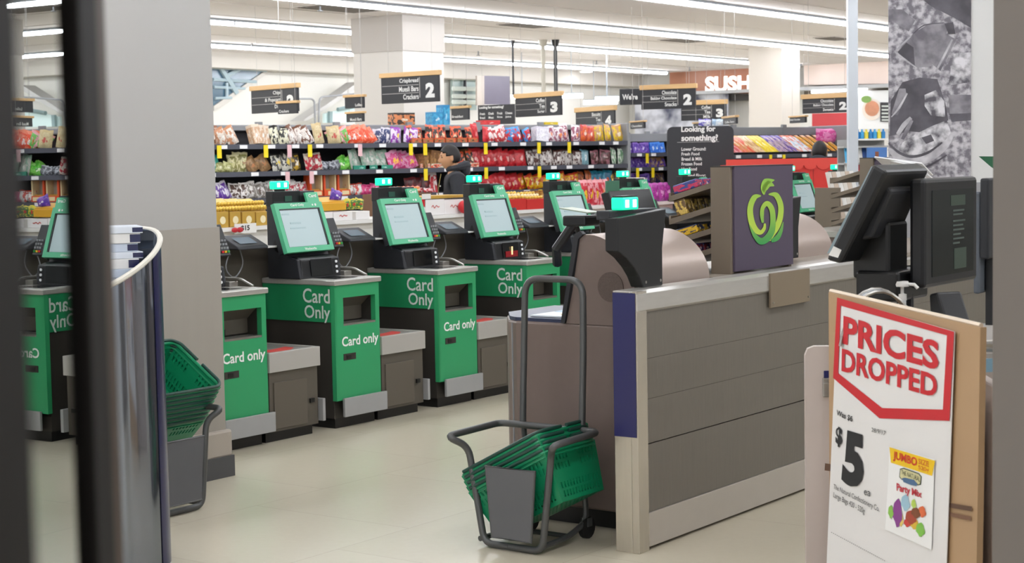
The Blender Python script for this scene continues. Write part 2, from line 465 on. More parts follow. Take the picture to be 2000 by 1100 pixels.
# ceiling air vents and small fittings
VENT = mat('vent shadow', '#6f6862', 0.7)
for i, (px, py, wd, lab) in enumerate([(665, 15, 0.55, 'dark square ceiling vent left of the middle pillar'), (1030, 48, 0.45, 'dark ceiling vent right of the middle pillar'), (1335, 78, 0.45, 'dark ceiling vent above the sushi sign'), (1630, 74, 0.4, 'dark ceiling vent by the slim white post'), (1430, 80, 0.3, 'small round ceiling vent between the two long light lines')]):
    c = FZ(px, py, CEIL)
    t = thing('ceiling_vent', lab, 'vent', c, YAW, 'ceiling vents')
    O('vent_frame', MB().box(-wd, wd, -wd*0.5, wd*0.5, -0.012, -0.001), JOINT, t)
    g = MB()
    for k in range(7): g.box(-wd*0.93, wd*0.93, wd*(-0.44 + k*0.13), wd*(-0.44 + k*0.13 + 0.09), -0.022, -0.011)
    O('grille', g, VENT, t)
for i, (px, py) in enumerate([(625, 9), (458, 38), (492, 85), (1165, 118), (1347, 131), (934, 100)]):
    c = FZ(px, py, CEIL)
    t = thing('sprinkler', 'small sprinkler head hanging from the ceiling', 'sprinkler', c, 0, 'ceiling sprinklers')
    O('stem', MB().cyl((0, 0, -0.07), 0.012, 0.07, 8), GREYMET, t); O('deflector', MB().cyl((0, 0, -0.08), 0.035, 0.012, 10), GREYMET, t)
for px, py, lab in [(1008, 149, 'left round downlight in the far lowered ceiling'), (1163, 156, 'right round downlight in the far lowered ceiling'), (1145, 138, 'white round ceiling disc before the lower light line')]:
    c = FZ(px, py, CEIL)
    t = thing('downlight', lab, 'light', c, 0, 'round downlights')
    O('trim_ring', MB().cyl((0, 0, -0.02), 0.16, 0.019, 20), WHITE, t); O('lens', MB().cyl((0, 0, -0.03), 0.12, 0.012, 20), TUBE, t)
c = FZ(1041, 139, CEIL); t = thing('security_camera', 'black dome security camera on the far ceiling', 'camera', c)
O('mount', MB().cyl((0, 0, -0.08), 0.06, 0.08, 12), BLACK, t); O('dome', MB().ell((0, 0, -0.12), 0.11, 0.11, 0.1), GLASSB, t, smooth=True)
# ------------------------------------------------------------------ far left: void window and escalator slope on wall_back
WBB = 20.97
def wb(px, py, off=0.0):
    a, b2, z = hitb(px, py, WBB - off); return S(a, b2, z)
def wpoly(name, pts, off, thick, m, kind=True, bevel=0):
    f = [wb(x, y, off) for x, y in pts]; k = [p + QV*thick for p in f]; n = len(f)
    mb = MB().add(f + k, [tuple(range(n)), tuple(range(n, 2*n))[::-1]] + [(i, n+i, n+(i+1) % n, (i+1) % n) for i in range(n)])
    o = O(name, mb, m)
    if kind: o['kind'] = 'structure'
    return o
BLUEG = mat('void glass', '#4f6d80', 0.12, spec=0.8, noise=0.5, nscale=0.9, stretch=(1, 1, 1))
win = wpoly('window_1', [(300, 122), (534, 127), (418, 207), (300, 282)], 0.03, 0.03, BLUEG)
mu = MB()
for (x0, y0, x1, y1, r) in [(414, 132, 520, 138, .03), (416, 155, 500, 160, .03), (418, 170, 478, 173, .025), (420, 192, 452, 191, .025), (430, 130, 462, 182, .05), (480, 128, 440, 150, .04), (443, 162, 443, 190, .03)]:
    mu.tube([wb(x0, y0, .06), wb(x1, y1, .06)], r, 6)
O('mullion', mu, mat('void steelwork', '#a9bcc4', 0.4), win)
wpoly('trim_4', [(536, 126), (548, 126), (418, 216), (418, 207)], 0.06, 0.06, mat('slope edge', '#c9c5be', 0.6))
wpoly('trim_5', [(700, 160), (704, 168), (636, 214), (600, 236), (590, 236), (634, 207)], 0.5, 0.3, mat('escalator side', '#c2c1bf', 0.5))
wpoly('window_2', [(634, 222), (702, 205), (702, 240), (634, 240)], 0.45, 0.05, mat('bright landing glass', '#cfe3e2', 0.2, emit=0.25, ecol='#d8f0ee'))
O('mullion', MB().tube([wb(645, 218, .5), wb(645, 240, .5)], 0.05, 6).tube([wb(660, 214, .5), wb(700, 206, .5)], 0.04, 6), mat('landing frame', '#8ba3a6', 0.4), bpy.data.objects['window_2'])
# thin handrail loops in front of it
hr = MB()
for x0, x1 in ((578, 614), (622, 690)):
    hr.tube(bend([wb(x0, 193, .9), wb(x1, 193 if x0 < 600 else 185, .9), wb(x1+2, 250, .9)] if x0 < 600 else [wb(x0, 250, .9), wb(x0+2, 190, .9), wb(x1+35, 180, .9)], .1), 0.018, 6)
tag(O('handrail', hr, GREYMET), 'thin pale tubular handrails in front of the sloping escalator wall', 'handrail')
# glazed strip; pale bars imitate light tubes reflected in it, right of the middle pillar
w3 = wpoly('window_3', [(884, 140), (931, 143), (931, 215), (884, 215)], 0.12, 0.06, mat('far window glass', '#a9bab6', 0.15, spec=0.8))
lv = MB()
for y in (152, 173, 188, 199):
    lv.tube([wb(885, y, .18), wb(929, y+1, .18)], 0.05, 6)
O('tube_reflection', lv, mat('reflected tube white', '#e5efe9', 0.4), w3)
O('mullion', MB().tube([wb(908, 141, .18), wb(908, 212, .18)], 0.035, 6), CHALK, w3)
# ------------------------------------------------------------------ sushi bar on wall_right
WRA = 33.55
def wr(px, py, off=0.0):
    a, b2, z = hita(px, py, WRA - off); return S(a, b2, z)
def wrbox(name, pts, off, thick, m, kind=True, parent=None):
    f = [wr(x, y, off) for x, y in pts]; k = [p + RV*thick for p in f]; n = len(f)
    mb = MB().add(f + k, [tuple(range(n)), tuple(range(n, 2*n))[::-1]] + [(i, n+i, n+(i+1) % n, (i+1) % n) for i in range(n)])
    o = O(name, mb, m, parent)
    if kind and parent is None: o['kind'] = 'structure'
    return o
COPPER = mat('copper timber cladding', '#ab745a', 0.4, noise=0.15, nscale=2.0, stretch=(1, 1, 0.3))
PINKT = mat('pale timber cladding', '#f3e0d6', 0.45, noise=0.08, nscale=2.0, stretch=(1, 1, 0.3))
fas = thing('sushi_bar_fascia', 'copper timber fascia with big white sushi letters', 'sign', wr(1308, 190, 1.0))
def rel(root, o):
    o.parent = root; o.matrix_parent_inverse = Matrix.Translation(root.location).inverted(); return o
rel(fas, wrbox('cladding', [(1308, 142), (1470, 118), (1470, 182), (1308, 182)], 0.6, 0.5, COPPER, kind=False))
rel(fas, wrbox('pale_cladding', [(1570, 118), (1745, 108), (1745, 163), (1570, 166)], 0.6, 0.5, PINKT, kind=False))
rel(fas, wrbox('grey_edge', [(1308, 180), (1745, 163), (1745, 170), (1308, 186)], 0.75, 0.7, mat('fascia edge', '#b4b6b8', 0.4), kind=False))
sx = MB()
sx.text('SUSHI', wr(1377, 182, .68), wr(1476, 176, .68), wr(1476, 146, .68), wr(1377, 150, .68), bold=0.045)
rel(fas, O('lettering', sx, mat('lit white letters', '#ffffff', 0.4, emit=1.1, ecol='#fff4ec')))
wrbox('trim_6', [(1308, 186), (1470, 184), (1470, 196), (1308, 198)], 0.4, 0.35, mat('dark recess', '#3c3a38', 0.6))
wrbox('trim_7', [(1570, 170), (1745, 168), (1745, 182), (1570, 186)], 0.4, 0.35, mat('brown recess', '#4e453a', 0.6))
t = wrbox('strip_lamp', [(1585, 177), (1692, 171), (1692, 175), (1585, 182)], 0.55, 0.05, TUBE, kind=False)
tag(t, 'thin lit strip lamp under the pale timber fascia', 'light')
# murals and menu boards far back
MUR = bpy.data.materials.new('black and white mural'); MUR.use_nodes = True
nt = MUR.node_tree; b = nt.nodes['Principled BSDF']; tc = nt.nodes.new('ShaderNodeTexCoord')
no = nt.nodes.new('ShaderNodeTexNoise'); no.inputs['Scale'].default_value = 1.6; no.inputs['Detail'].default_value = 3
nt.links.new(tc.outputs['Object'], no.inputs[0])
cr = nt.nodes.new('ShaderNodeValToRGB'); cr.color_ramp.elements[0].color = hexc('#4f5366'); cr.color_ramp.elements[0].position = .4; cr.color_ramp.elements[1].color = hexc('#d4d6de'); cr.color_ramp.elements[1].position = .58
nt.links.new(no.outputs['Fac'], cr.inputs[0]); nt.links.new(cr.outputs[0], b.inputs['Base Color'])
tag(wrbox('mural', [(1240, 190), (1422, 183), (1422, 262), (1240, 262)], 0.5, 0.04, MUR, kind=False), 'pale blue and white photo mural behind the aisle signs', 'mural')
tag(wpoly('mural', [(946, 148), (996, 149), (996, 204), (946, 204)], 1.0, 0.04, mat('purple grey print', '#5f5a68', 0.5, noise=0.5, nscale=0.7), kind=False), 'dark purple grey photo panel above a menu board, right of the middle pillar', 'mural')
tag(wpoly('mural', [(932, 148), (946, 148), (946, 206), (932, 206)], 1.02, 0.04, mat('birch print', '#a69c93', 0.5, noise=0.4, nscale=1.5), kind=False), 'narrow brownish photo strip beside the dark purple photo panel', 'mural')
# food photo board at the right of the sushi bar
fb = thing('menu_board', 'backlit pale menu board with round noodle dish picture', 'sign', wr(1700, 220, .5))
rel(fb, wrbox('board', [(1672, 178), (1745, 176), (1745, 252), (1672, 252)], 0.5, 0.05, mat('menu board white', '#d8d9d9', 0.4, emit=0.2), kind=False))
def disc(cx, cy, rx, ry, off, n=24): return [wr(cx + rx*math.cos(2*PI*i/n), cy + ry*math.sin(2*PI*i/n), off) for i in range(n)]
rel(fb, O('plate_picture', MB().poly(disc(1703, 214, 19, 21, .53)), mat('plate print', '#eadfd3', 0.4)))
rel(fb, O('noodle_picture', MB().poly(disc(1703, 212, 14, 15, .54)), mat('noodle print', '#cf8e6c', 0.4, noise=.4, nscale=5)))
rel(fb, O('herb_picture', MB().poly(disc(1692, 194, 10, 7, .545)), mat('herb print', '#7fa552', 0.4, noise=.3, nscale=6)))
mm = MB()
for y in (206, 213, 220, 227, 233): mm.quad(wr(1722, y+3, .55), wr(1738, y+3, .55), wr(1738, y, .55), wr(1722, y, .55))
rel(fb, wrbox('price_panel', [(1719, 200), (1745, 200), (1745, 238), (1719, 238)], 0.535, 0.03, CHALK, kind=False)); rel(fb, O('price_lines', mm, GREYP))
t = wrbox('banner', [(1586, 222), (1660, 220), (1660, 252), (1586, 254)], 3.0, 0.05, mat('red banner', '#c23a40', 0.5, noise=.15, nscale=2), kind=False); tag(t, 'red banner behind the right aisle sign', 'banner')
# ------------------------------------------------------------------ glass door at far left (very close to the camera, leaf seen nearly edge-on)
MD = math.radians(-10.45); mdir = V((math.sin(MD), math.cos(MD), 0)); mn = V((math.cos(MD), -math.sin(MD), 0))
DD = 0.07
def door_pt(px):     # distance along the leaf at which this column of the photo meets it
    d = ray(px, 330); t = -DD / d.dot(mn); return (d*t).dot(mdir)
gl = bpy.data.materials.new('door glass'); gl.use_nodes = True
nt = gl.node_tree; nt.nodes.remove(nt.nodes['Principled BSDF']); out = nt.nodes['Material Output']
fr = nt.nodes.new('ShaderNodeFresnel'); fr.inputs['IOR'].default_value = 1.9
gs = nt.nodes.new('ShaderNodeBsdfGlossy'); gs.inputs['Roughness'].default_value = 0.0; gs.inputs['Color'].default_value = (.93, .96, .95, 1)
tr = nt.nodes.new('ShaderNodeBsdfTransparent'); tr.inputs['Color'].default_value = (.55, .58, .57, 1)
ms = nt.nodes.new('ShaderNodeMixShader'); nt.links.new(fr.outputs[0], ms.inputs[0]); nt.links.new(tr.outputs[0], ms.inputs[1]); nt.links.new(gs.outputs[0], ms.inputs[2]); nt.links.new(ms.outputs[0], out.inputs[0])
DOOR = thing('door_1', None, None, -mn*DD, PI/2 - MD); DOOR['kind'] = 'structure'
DOORF = mat('dark bronze door frame', '#0e0b09', 0.8, 0.0, spec=.12)
s0, s1, s2, s3, s4 = door_pt(-140), door_pt(22), door_pt(138), door_pt(204), door_pt(214)
# local X runs along the leaf, local Y to the left of it
O('glass_pane', MB().box(s1-0.02, s4, 0.0, 0.01, 0.1, 2.6), gl, DOOR)
O('frame_stile', MB().box(s2+0.02, s3-0.14, -0.006, 0.05, 0.0, 2.7), DOORF, DOOR, bevel=0.004)
O('frame_stile', MB().box(s0, s1, -0.004, 0.05, 0.0, 2.7), DOORF, DOOR, bevel=0.004)
O('edge_sheen', MB().box(s3-0.14, s3, -0.004, 0.03, 0.0, 2.7), mat('bronze sheen', '#40342a', 0.7, spec=.15), DOOR)  # brown strip painted for the sheen along the frame's right edge
O('top_rail', MB().box(s0, s4, -0.006, 0.05, 2.6, 2.7), DOORF, DOOR)
O('bottom_rail', MB().box(s0, s4, -0.006, 0.05, 0.0, 0.1), DOORF, DOOR)
# ================================================================== SELF-SERVICE CHECKOUTS (ten in the row)
def make_kiosk():
    t = thing('self_checkout', 'x', 'self-checkout')
    # --- cabinet with recessed payment bay in its green front
    c = MB()
    c.box(0.004, 0.386, 0.125, 0.57, 0.06, 0.84)
    c.box(0.004, 0.386, 0.03, 0.125, 0.06, 0.595); c.box(0.004, 0.386, 0.03, 0.125, 0.77, 0.84)
    c.box(0.004, 0.066, 0.03, 0.125, 0.595, 0.77); c.box(0.358, 0.386, 0.03, 0.125, 0.595, 0.77)
    O('cabinet', c, DARKBR, t)
    f = MB(); x0, x1, z0, z1, hx0, hx1, hz0, hz1 = 0, .39, .165, .84, .07, .355, .60, .765
    f.box(x0, hx0, 0, .035, z0, z1); f.box(hx1, x1, 0, .035, z0, z1); f.box(hx0, hx1, 0, .035, z0, hz0); f.box(hx0, hx1, 0, .035, hz1, z1)
    fp = O('front_panel', f, GREEN, t)
    O('card_slot', MB().box(.062, .168, -.003, .004, .398, .436), DARKBR, fp); O('slot_mouth', MB().box(.085, .125, -.005, .0, .405, .428), JET, fp)
    tx = MB().textbox('Card only', (.05, -.002, .462), (1, 0, 0), (0, 0, 1), .325, .075, .02)
    O('lettering', tx, WHITEP, fp)
    rc = MB().add([(.07, .034, .765), (.355, .034, .765), (.355, .11, .70), (.07, .11, .70), (.07, .11, .62), (.355, .11, .62)], [(0, 1, 2, 3), (3, 2, 5, 4)])
    rb = O('payment_bay', rc, BROWN, t)
    O('note_slot', MB().box(.075, .165, .09, .112, .622, .655), JET, rb)
    O('bay_lip', MB().box(.07, .355, .002, .112, .598, .612), STEEL, rb)
    sb = O('side_band', MB().box(-.004, .006, .03, .575, .625, .84), GREEN_D, t)
    tx = MB().textbox('Card', (-.0055, .247, .735), (0, -1, 0), (0, 0, 1), .212, .085, .012)
    tx.textbox('Only', (-.0055, .237, .622), (0, -1, 0), (0, 0, 1), .202, .100, .012)
    O('lettering', tx, GREYP, sb)
    O('front_edge', MB().box(-.004, .006, .0, .03, .165, .84), GREEN, t)
    O('worktop', MB().box(-.012, .402, -.014, .574, .84, .872), STEEL_H, t, bevel=.006)
    O('bumper_plate', MB().box(.04, .422, -.022, -.004, .068, .178), PLATE, t, bevel=.003)
    O('plinth', MB().box(.02, .37, .04, .55, .0, .06), JET, t)
    O('foot', MB().cyl((.09, .06, 0), .014, .03, 8), STEEL, t); O('foot', MB().cyl((.31, .06, 0), .014, .03, 8), STEEL, t)
    # --- bagging cart on the right
    k = MB().box(.405, .795, .005, .5, .06, .40)
    cart = O('bagging_cart', k, BROWN, t)
    O('cart_plinth', MB().box(.40, .78, .04, .48, 0, .06), JET, cart)
    dr = O('cart_door', MB().box(.435, .70, -.003, .01, .075, .335), mat('cart door brown', '#5e574d', .5), cart, bevel=.002)
    O('cart_latch', MB().box(.725, .758, -.006, .01, .188, .212), JET, cart)
    r = MB(); r.box(.395, .807, -.012, .02, .395, .505); r.box(.395, .42, .02, .5, .395, .505); r.box(.785, .807, .02, .5, .395, .505); r.box(.42, .785, .48, .5, .395, .505)
    O('tray_rim', r, mat('pale steel rim', '#b9b6b0', .4, .3), cart, bevel=.003)
    O('tray_floor', MB().box(.42, .785, .02, .48, .47, .497), mat('weigh tray grey', '#94938f', .4, .3), cart)
    st = MB().poly([(.47, .05, .4985), (.60, .03, .4985), (.73, .12, .4985), (.74, .2, .4985), (.60, .16, .4985), (.50, .18, .4985)])
    O('red_sticker', st, mat('sticker red', '#c8423c', .5), cart)
    O('green_sticker', MB().poly([(.42, .2, .4985), (.54, .2, .4985), (.52, .33, .4985), (.42, .34, .4985)]), mat('sticker green', '#5aa06e', .5), cart)
    O('corner_bumper', MB().box(.80, .822, -.03, .03, .075, .205), PLATE, cart, bevel=.003)
    O('bag_hook', MB().tube(bend([(.43, .3, .49), (.43, .3, .60), (.47, .28, .62), (.52, .27, .57)], .02), .005, 6), STEEL, cart)
    # --- back wall carrying the card reader and the printer
    O('back_wall', MB().box(.41, 1.12, .58, .605, .35, 1.06), BROWN, t)
    p = O('card_reader', MB().prism([(-.012, 0), (.03, -.005), (.115, .16), (.07, .18)], -.045, .045, 'x'), BLACK, t, bevel=.006)
    p.location = (.44, .36, 1.035)
    O('reader_screen', MB().quad((-.034, .04, .106), (.034, .04, .106), (.034, .0695, .172), (-.034, .0695, .172)), SCR_BL, p)
    kb = MB(); cols = []
    for i in range(4):
        for j in range(3):
            x = -.026 + j*.022; tt = .015 + i*.021
            y = -.0125 + tt*.455 - .001; z = tt*1.0 + .004
            kb.box(x, x+.015, y-.002, y+.004, z, z+.012, 0 if i else 1 + j)
    O('keypad', kb, [GREYMET, mat('key red', '#d8303a', .4), mat('key yellow', '#e3b62a', .4), mat('key green', '#39a04d', .4)], p)
    O('reader_stalk', MB().tube([(0, .05, .02), (0, .1, -.05), (0, .19, -.08)], .014, 8), BLACK, p)
    pr = O('receipt_printer', MB().prism([(.36, 1.062), (.62, 1.062), (.62, 1.135), (.50, 1.14), (.37, 1.08)], .555, .80, 'x'), BLACK2, t, bevel=.008)
    O('printer_window', MB().quad((.60, .395, 1.0955), (.74, .395, 1.0955), (.74, .465, 1.1285), (.60, .465, 1.1285)), SCR_GR, pr)
    O('paper_lip', MB().box(.80, .93, .40, .52, 1.06, 1.068), WHITE, pr)
    O('cable', MB().tube(bend([(.62, .5, 1.05), (.56, .49, .95), (.64, .49, .88), (.72, .49, .97), (.70, .5, 1.055)], .06), .004, 6), GREYMET, t)
    # --- tower, scanner, screen
    O('tower', MB().prism([(.25, .872), (.51, .872), (.51, 1.385), (.455, 1.385), (.447, 1.29), (.352, 1.0), (.27, .985)], -.02, .345, 'x'), BLACK2, t, bevel=.006).scale = (1, 1, 1)
    hd = O('tower_head', MB().box(-.022, .215, .45, .512, 1.30, 1.388), BLACK, t, bevel=.004)
    O('head_display', MB().box(.075, .135, .446, .452, 1.325, 1.358), mat('faint display', '#2c5145', .3), hd)
    O('speaker_grille', MB().cyl((-.021, .41, 1.07), .045, -.004, 16, 'x'), JET, t)
    lp = O('status_light', MB().box(.0, .125, .455, .50, 1.40, 1.448), GLOWG, t, bevel=.006)
    O('lamp_core', MB().box(.022, .044, .452, .456, 1.412, 1.438).box(.08, .102, .452, .456, 1.412, 1.438), GLOWW, lp)
    O('lamp_neck', MB().box(.03, .095, .465, .49, 1.386, 1.402), JET, lp)
    sc = O('scanner', MB().prism([(.25, .872), (.48, .872), (.48, 1.0), (.30, 1.0), (.262, .985)], .0, .325, 'x'), BLACK, t, bevel=.008)
    O('scanner_glass', MB().quad((.075, .2465, .885), (.26, .2465, .885), (.26, .2565, .982), (.075, .2565, .982)), GLASSB, sc)
    bt = MB()
    for i in range(3): bt.cyl((.295, .2465 + .003*i, .90 + .03*i), .008, -.006, 10, 'y')
    O('indicator_dots', bt, mat('indicator white', '#cfd0d2', .4, emit=.3), sc)
    O('flatbed_glass', MB().box(.08, .27, .06, .24, .871, .8735), GLASSB, sc)
    s = thing('screen', None, None); s.parent = t; s.location = (-.075, .295, 1.03); s.rotation_euler = (-math.radians(19), 0, 0)
    fr_ = MB(); W_, H_ = .41, .305
    fr_.box(0, W_, 0, .03, 0, .032); fr_.box(0, W_, 0, .03, H_-.036, H_); fr_.box(0, .03, 0, .03, .032, H_-.036); fr_.box(W_-.03, W_, 0, .03, .032, H_-.036)
    fr_.box(.295, .40, .004, .02, H_, H_+.062)
    s2_ = O('screen_frame', fr_, FRAME_G, t); s2_.location = s.location; s2_.rotation_euler = s.rotation_euler
    bpy.data.objects.remove(s)
    O('screen_back', MB().box(.01, W_-.01, .03, .075, .01, H_-.01), BLACK2, s2_)
    O('display', MB().box(.034, W_-.034, .008, .028, .036, H_-.04), SCREEN, s2_)
    bz = MB(); bz.box(.029, .035, .003, .02, .032, H_-.036); bz.box(W_-.042, W_-.029, .003, .02, .032, H_-.036); bz.box(.03, W_-.03, .003, .02, H_-.043, H_-.036)
    O('bezel', bz, JET, s2_)
    pt = MB().box(.10, .19, .006, .008, .175, .186).box(.09, .22, .006, .008, .145, .153).box(.05, .11, .006, .008, .232, .242)
    O('screen_print', pt, SCREEN_T, s2_)
    tx = MB().textbox('Card Only', (.135, -.001, H_-.027), (1, 0, 0), (0, 0, 1), .115, .02, .02)
    tx.textbox('Woolworths', (.155, -.001, .008), (1, 0, 0), (0, 0, 1), .10, .016, .02)
    tx.textbox('Card', (.315, .002, H_+.03), (1, 0, 0), (0, 0, 1), .065, .02, .02)
    tx.cyl((.325, -.001, H_-.018), .006, .0005, 10, 'y').cyl((.35, -.001, H_-.018), .008, .0005, 10, 'y')
    O('lettering', tx, WHITEP, s2_)
    # coin tray and acceptor fittings on the right of the worktop
    g = MB().box(.335, .40, .22, .50, .872, .90).box(.345, .385, .30, .36, .90, .925).box(.345, .385, .40, .46, .90, .92).tube(bend([(.40, .1, .875), (.40, .2, .915), (.40, .5, .915), (.38, .55, .875)], .03), .008, 6)
    O('coin_tray', g, STEEL, t, bevel=.003)
    O('scanner_guard', MB().tube(arc3((.0, .27, .90), .1), .006, 6), BLACK2, t)
    return t
def arc3(c, r): return [(c[0]-.012, c[1] + .09 + r*math.cos(q), c[2] + r*math.sin(q)*1.0) for q in [PI*.5 + i*PI*.5/6 for i in range(7)]]
KL = ['green self-checkout half hidden by the grey pillar, first in the row',
      'green self-checkout second from the pillar, first with its whole screen in view',
      'green self-checkout third from the pillar, in front of the white gift boxes',
      'green self-checkout fourth from the pillar with a red glow in its scanner',
      'fifth self-checkout from the pillar, behind the small arm-mounted reader',
      'sixth self-checkout from the pillar, its screen just above the black display pod',
      'seventh self-checkout from the pillar, standing before the charcoal directory board',
      'eighth self-checkout from the pillar, hidden behind the confectionery rack',
      'ninth self-checkout from the pillar, right of the purple logo panel',
      'tenth and farthest self-checkout, left of the black tilted register screen']
kp = make_kiosk()
KA0, KB0, KST = 6.262, 6.533, 0.957
kios = []
for i in range(10):
    k = kp if i == 0 else dup(kp)
    k.location = S(KA0 + KST*i, KB0); k.rotation_euler = (0, 0, YAW); k['label'] = KL[i]; k['group'] = 'self-checkouts in the green row'
    kios.append(k)
rg = O('scan_glow', MB().box(.10, .24, .2445, .2455, .885, .925), mat('red scanner light', '#6a1018', .3, emit=.22, ecol='#c01c28'), kios[3]); rg['label'] = 'red lit scanner window'
O('scan_flare', MB().box(.165, .18, .243, .2445, .90, .955), mat('scanner flare', '#ffd9a0', .3, emit=1.2, ecol='#ffd08a'), kios[3])

# ================================================================== CHECKOUT COUNTER
CA, CB = 5.512, 3.427
CTR = thing('checkout_counter', 'long grey checkout counter with brushed steel edges and navy reflection painted on its end', 'counter', S(CA, CB), YAW)
RIB = mat('grey ribbed laminate', '#6e685f', 0.45, noise=0.10, nscale=5, stretch=(14, 1, 1), bump=0.15, bscale=8)
LEN = 5.4
fpn = MB()
for z0, z1 in ((.15, .42), (.4245, .60), (.6012, .76), (.7612, .955)):
    fpn.box(.075, LEN, 0.006, .03, z0, z1)
O('front_panel', fpn, RIB, CTR)
O('core', MB().box(.02, LEN, .03, .098, .06, .99), DARKBR, CTR)
O('kick_strip', MB().box(.05, LEN, 0.0, .028, .012, .148), mat('kick steel', '#b8b1a7', .42, .25, noise=.05), CTR, bevel=.002)
O('kick_recess', MB().box(.05, LEN, .03, .09, 0, .06), JET, CTR)
O('corner_post', MB().box(0.0, .075, -.004, .028, 0, 1.03).box(0, .012, .028, .105, 0, 1.03), mat('polished end steel', '#c2bbae', .24, .7, noise=.08, nscale=8, stretch=(6, 6, .6)), CTR, bevel=.002)
O('navy_reflection', MB().box(-.0035, 0.0, .002, .104, .46, 1.025), mat('reflected navy', '#212357', .22), CTR)  # navy sheet imitates the blue stand's reflection in the steel end
tr_ = MB().prism([(-.006, .955), (.006, .945), (.03, .96), (.105, 1.0), (.105, 1.032), (.02, 1.032), (-.006, 1.02)], .0, 2.15, 'x').box(2.15, LEN, .0, .105, .97, 1.0)
O('top_rail', tr_, STEEL_H, CTR, bevel=.002)
O('cover_plate', MB().box(1.10, 1.485, -.016, -.004, .878, 1.03), mat('taupe cover plate', '#80725f', .5), CTR, bevel=.002)
sc_ = MB()
for x in (1.12, 1.465): sc_.cyl((x, -.0165, .90), .004, -.003, 8, 'y')
O('cover_screw', sc_, STEEL, CTR)
O('rail_joint', MB().box(2.14, 2.156, -.008, .1, .15, 1.034), mat('joint grey', '#8a857c', .4, .5), CTR)
O('worktop', MB().box(.945, LEN, .105, .75, .985, 1.02), mat('worktop taupe', '#8d8377', .4), CTR)
O('base_cabinet', MB().box(.945, LEN, .105, .75, .06, .985), MAUVE, CTR)

# bagging end : mauve body with curved hood
BE = thing('bagging_end', 'mauve checkout bagging end with curved satin hood and round speaker grille', 'counter', S(5.8, 3.53), YAW)
# local x = along the row, y = across (towards the self-checkouts)
body = MB().prism([(.0, .005), (.0, .68), (.04, .75), (.20, .875), (.62, .875), (.62, .005)][::-1], .08, .86, 'z')
# the corner nearest the counter is overlapped by the counter itself, so start clear of it
O('lower_body', body, MAUVE, BE, bevel=.01)
O('seam', MB().tube([(-.002, .70, .1), (-.002, .70, .85)], .004, 6), GREYMET, BE)
O('plinth', MB().prism([(.05, .02), (.05, .66), (.2, .78), (.6, .78), (.6, .02)][::-1], .0, .08, 'z'), JET, BE)
prof = [(.42, .86), (.385, 1.0), (.345, 1.215), (.32, 1.235)] + [(.30 - .22*math.sin(q)**1.15, 1.235 - .215*(1-math.cos(q))**1.0) for q in [PI/2*i/10 for i in range(1, 11)]] + [(.08, .86)]
hood = MB().prism(prof[::-1], .0, .62, 'x', mi=1, caps=0)
ho = O('hood', hood, [MAUVE, MAUVE_L], BE, smooth=True)
O('hood_edge', MB().prism([(.44, .862), (.42, .862), (.345, 1.217), (.32, 1.237), (.335, 1.25), (.365, 1.235)], -.012, .012, 'x'), BLACK2, BE)
tr2 = MB().prism([(.08, 1.02), (.08, .86), (.09, .86), (.09, 1.02)], -.01, .01, 'x')
gm = mat('speaker mesh', '#5d504a', .7, noise=.3, nscale=160)
O('speaker_grille', MB().cyl((.0, .195, 1.02), .062, -.004, 28, 'x'), gm, BE)
O('end_tray', MB().prism([(.01, .44), (.01, .69), (.045, .745), (.20, .865), (.56, .865), (.56, .44)][::-1], .86, .875, 'z'), mat('navy tray edge', '#2d3550', .4), BE)
pg_ = MB().box(.04, .40, .46, .66, .876, .884)
t = thing('brochure', 'white and blue brochure lying on the bagging end tray', 'brochure', S(5.8, 3.53, .877), YAW)
O('cover', MB().box(.05, .42, .45, .64, 0, .006), mat('brochure white', '#dfe6ea', .4), t)
O('blue_print', MB().box(.22, .41, .5, .63, .006, .007), mat('brochure blue', '#9dc0d8', .4), t)
O('yellow_spot', MB().box(.12, .15, .5, .53, .006, .0075), YEL, t)
# card reader arm near the bagging end
t = thing('arm_reader', 'small handheld reader with pale flap on a black arm behind the mauve hood', 'card reader', S(5.95, 3.98, 1.02), YAW)
pa = P(1100, 480, 7.4); 
ra_, rb_, rz_ = AB(P(1128, 437, 7.3)); base_ = (ra_-5.95, rb_-3.98)
O('arm', MB().tube([(base_[0], base_[1]+.02, rz_-1.02), (base_[0]-.02, base_[1]+.1, rz_-1.13), (base_[0]+.03, base_[1]+.13, rz_-1.2)], .022, 8), BLACK, t)
O('reader_body', MB().box(base_[0]-.03, base_[0]+.09, base_[1]-.06, base_[1]+.06, rz_-1.03, rz_-.985), BLACK, t, bevel=.008)
O('flap', MB().prism([(base_[1]-.075, rz_-.975), (base_[1]+.075, rz_-.955), (base_[1]+.075, rz_-.95), (base_[1]-.075, rz_-.97)], base_[0]-.03, base_[0]+.07, 'x'), mat('pale flap', '#93a390', .35), t)
O('stand_post', MB().tube([(base_[0]+.05, base_[1]+.04, rz_-1.03), (base_[0]+.2, base_[1]+.02, -.15)], .012, 8), BLACK, t)
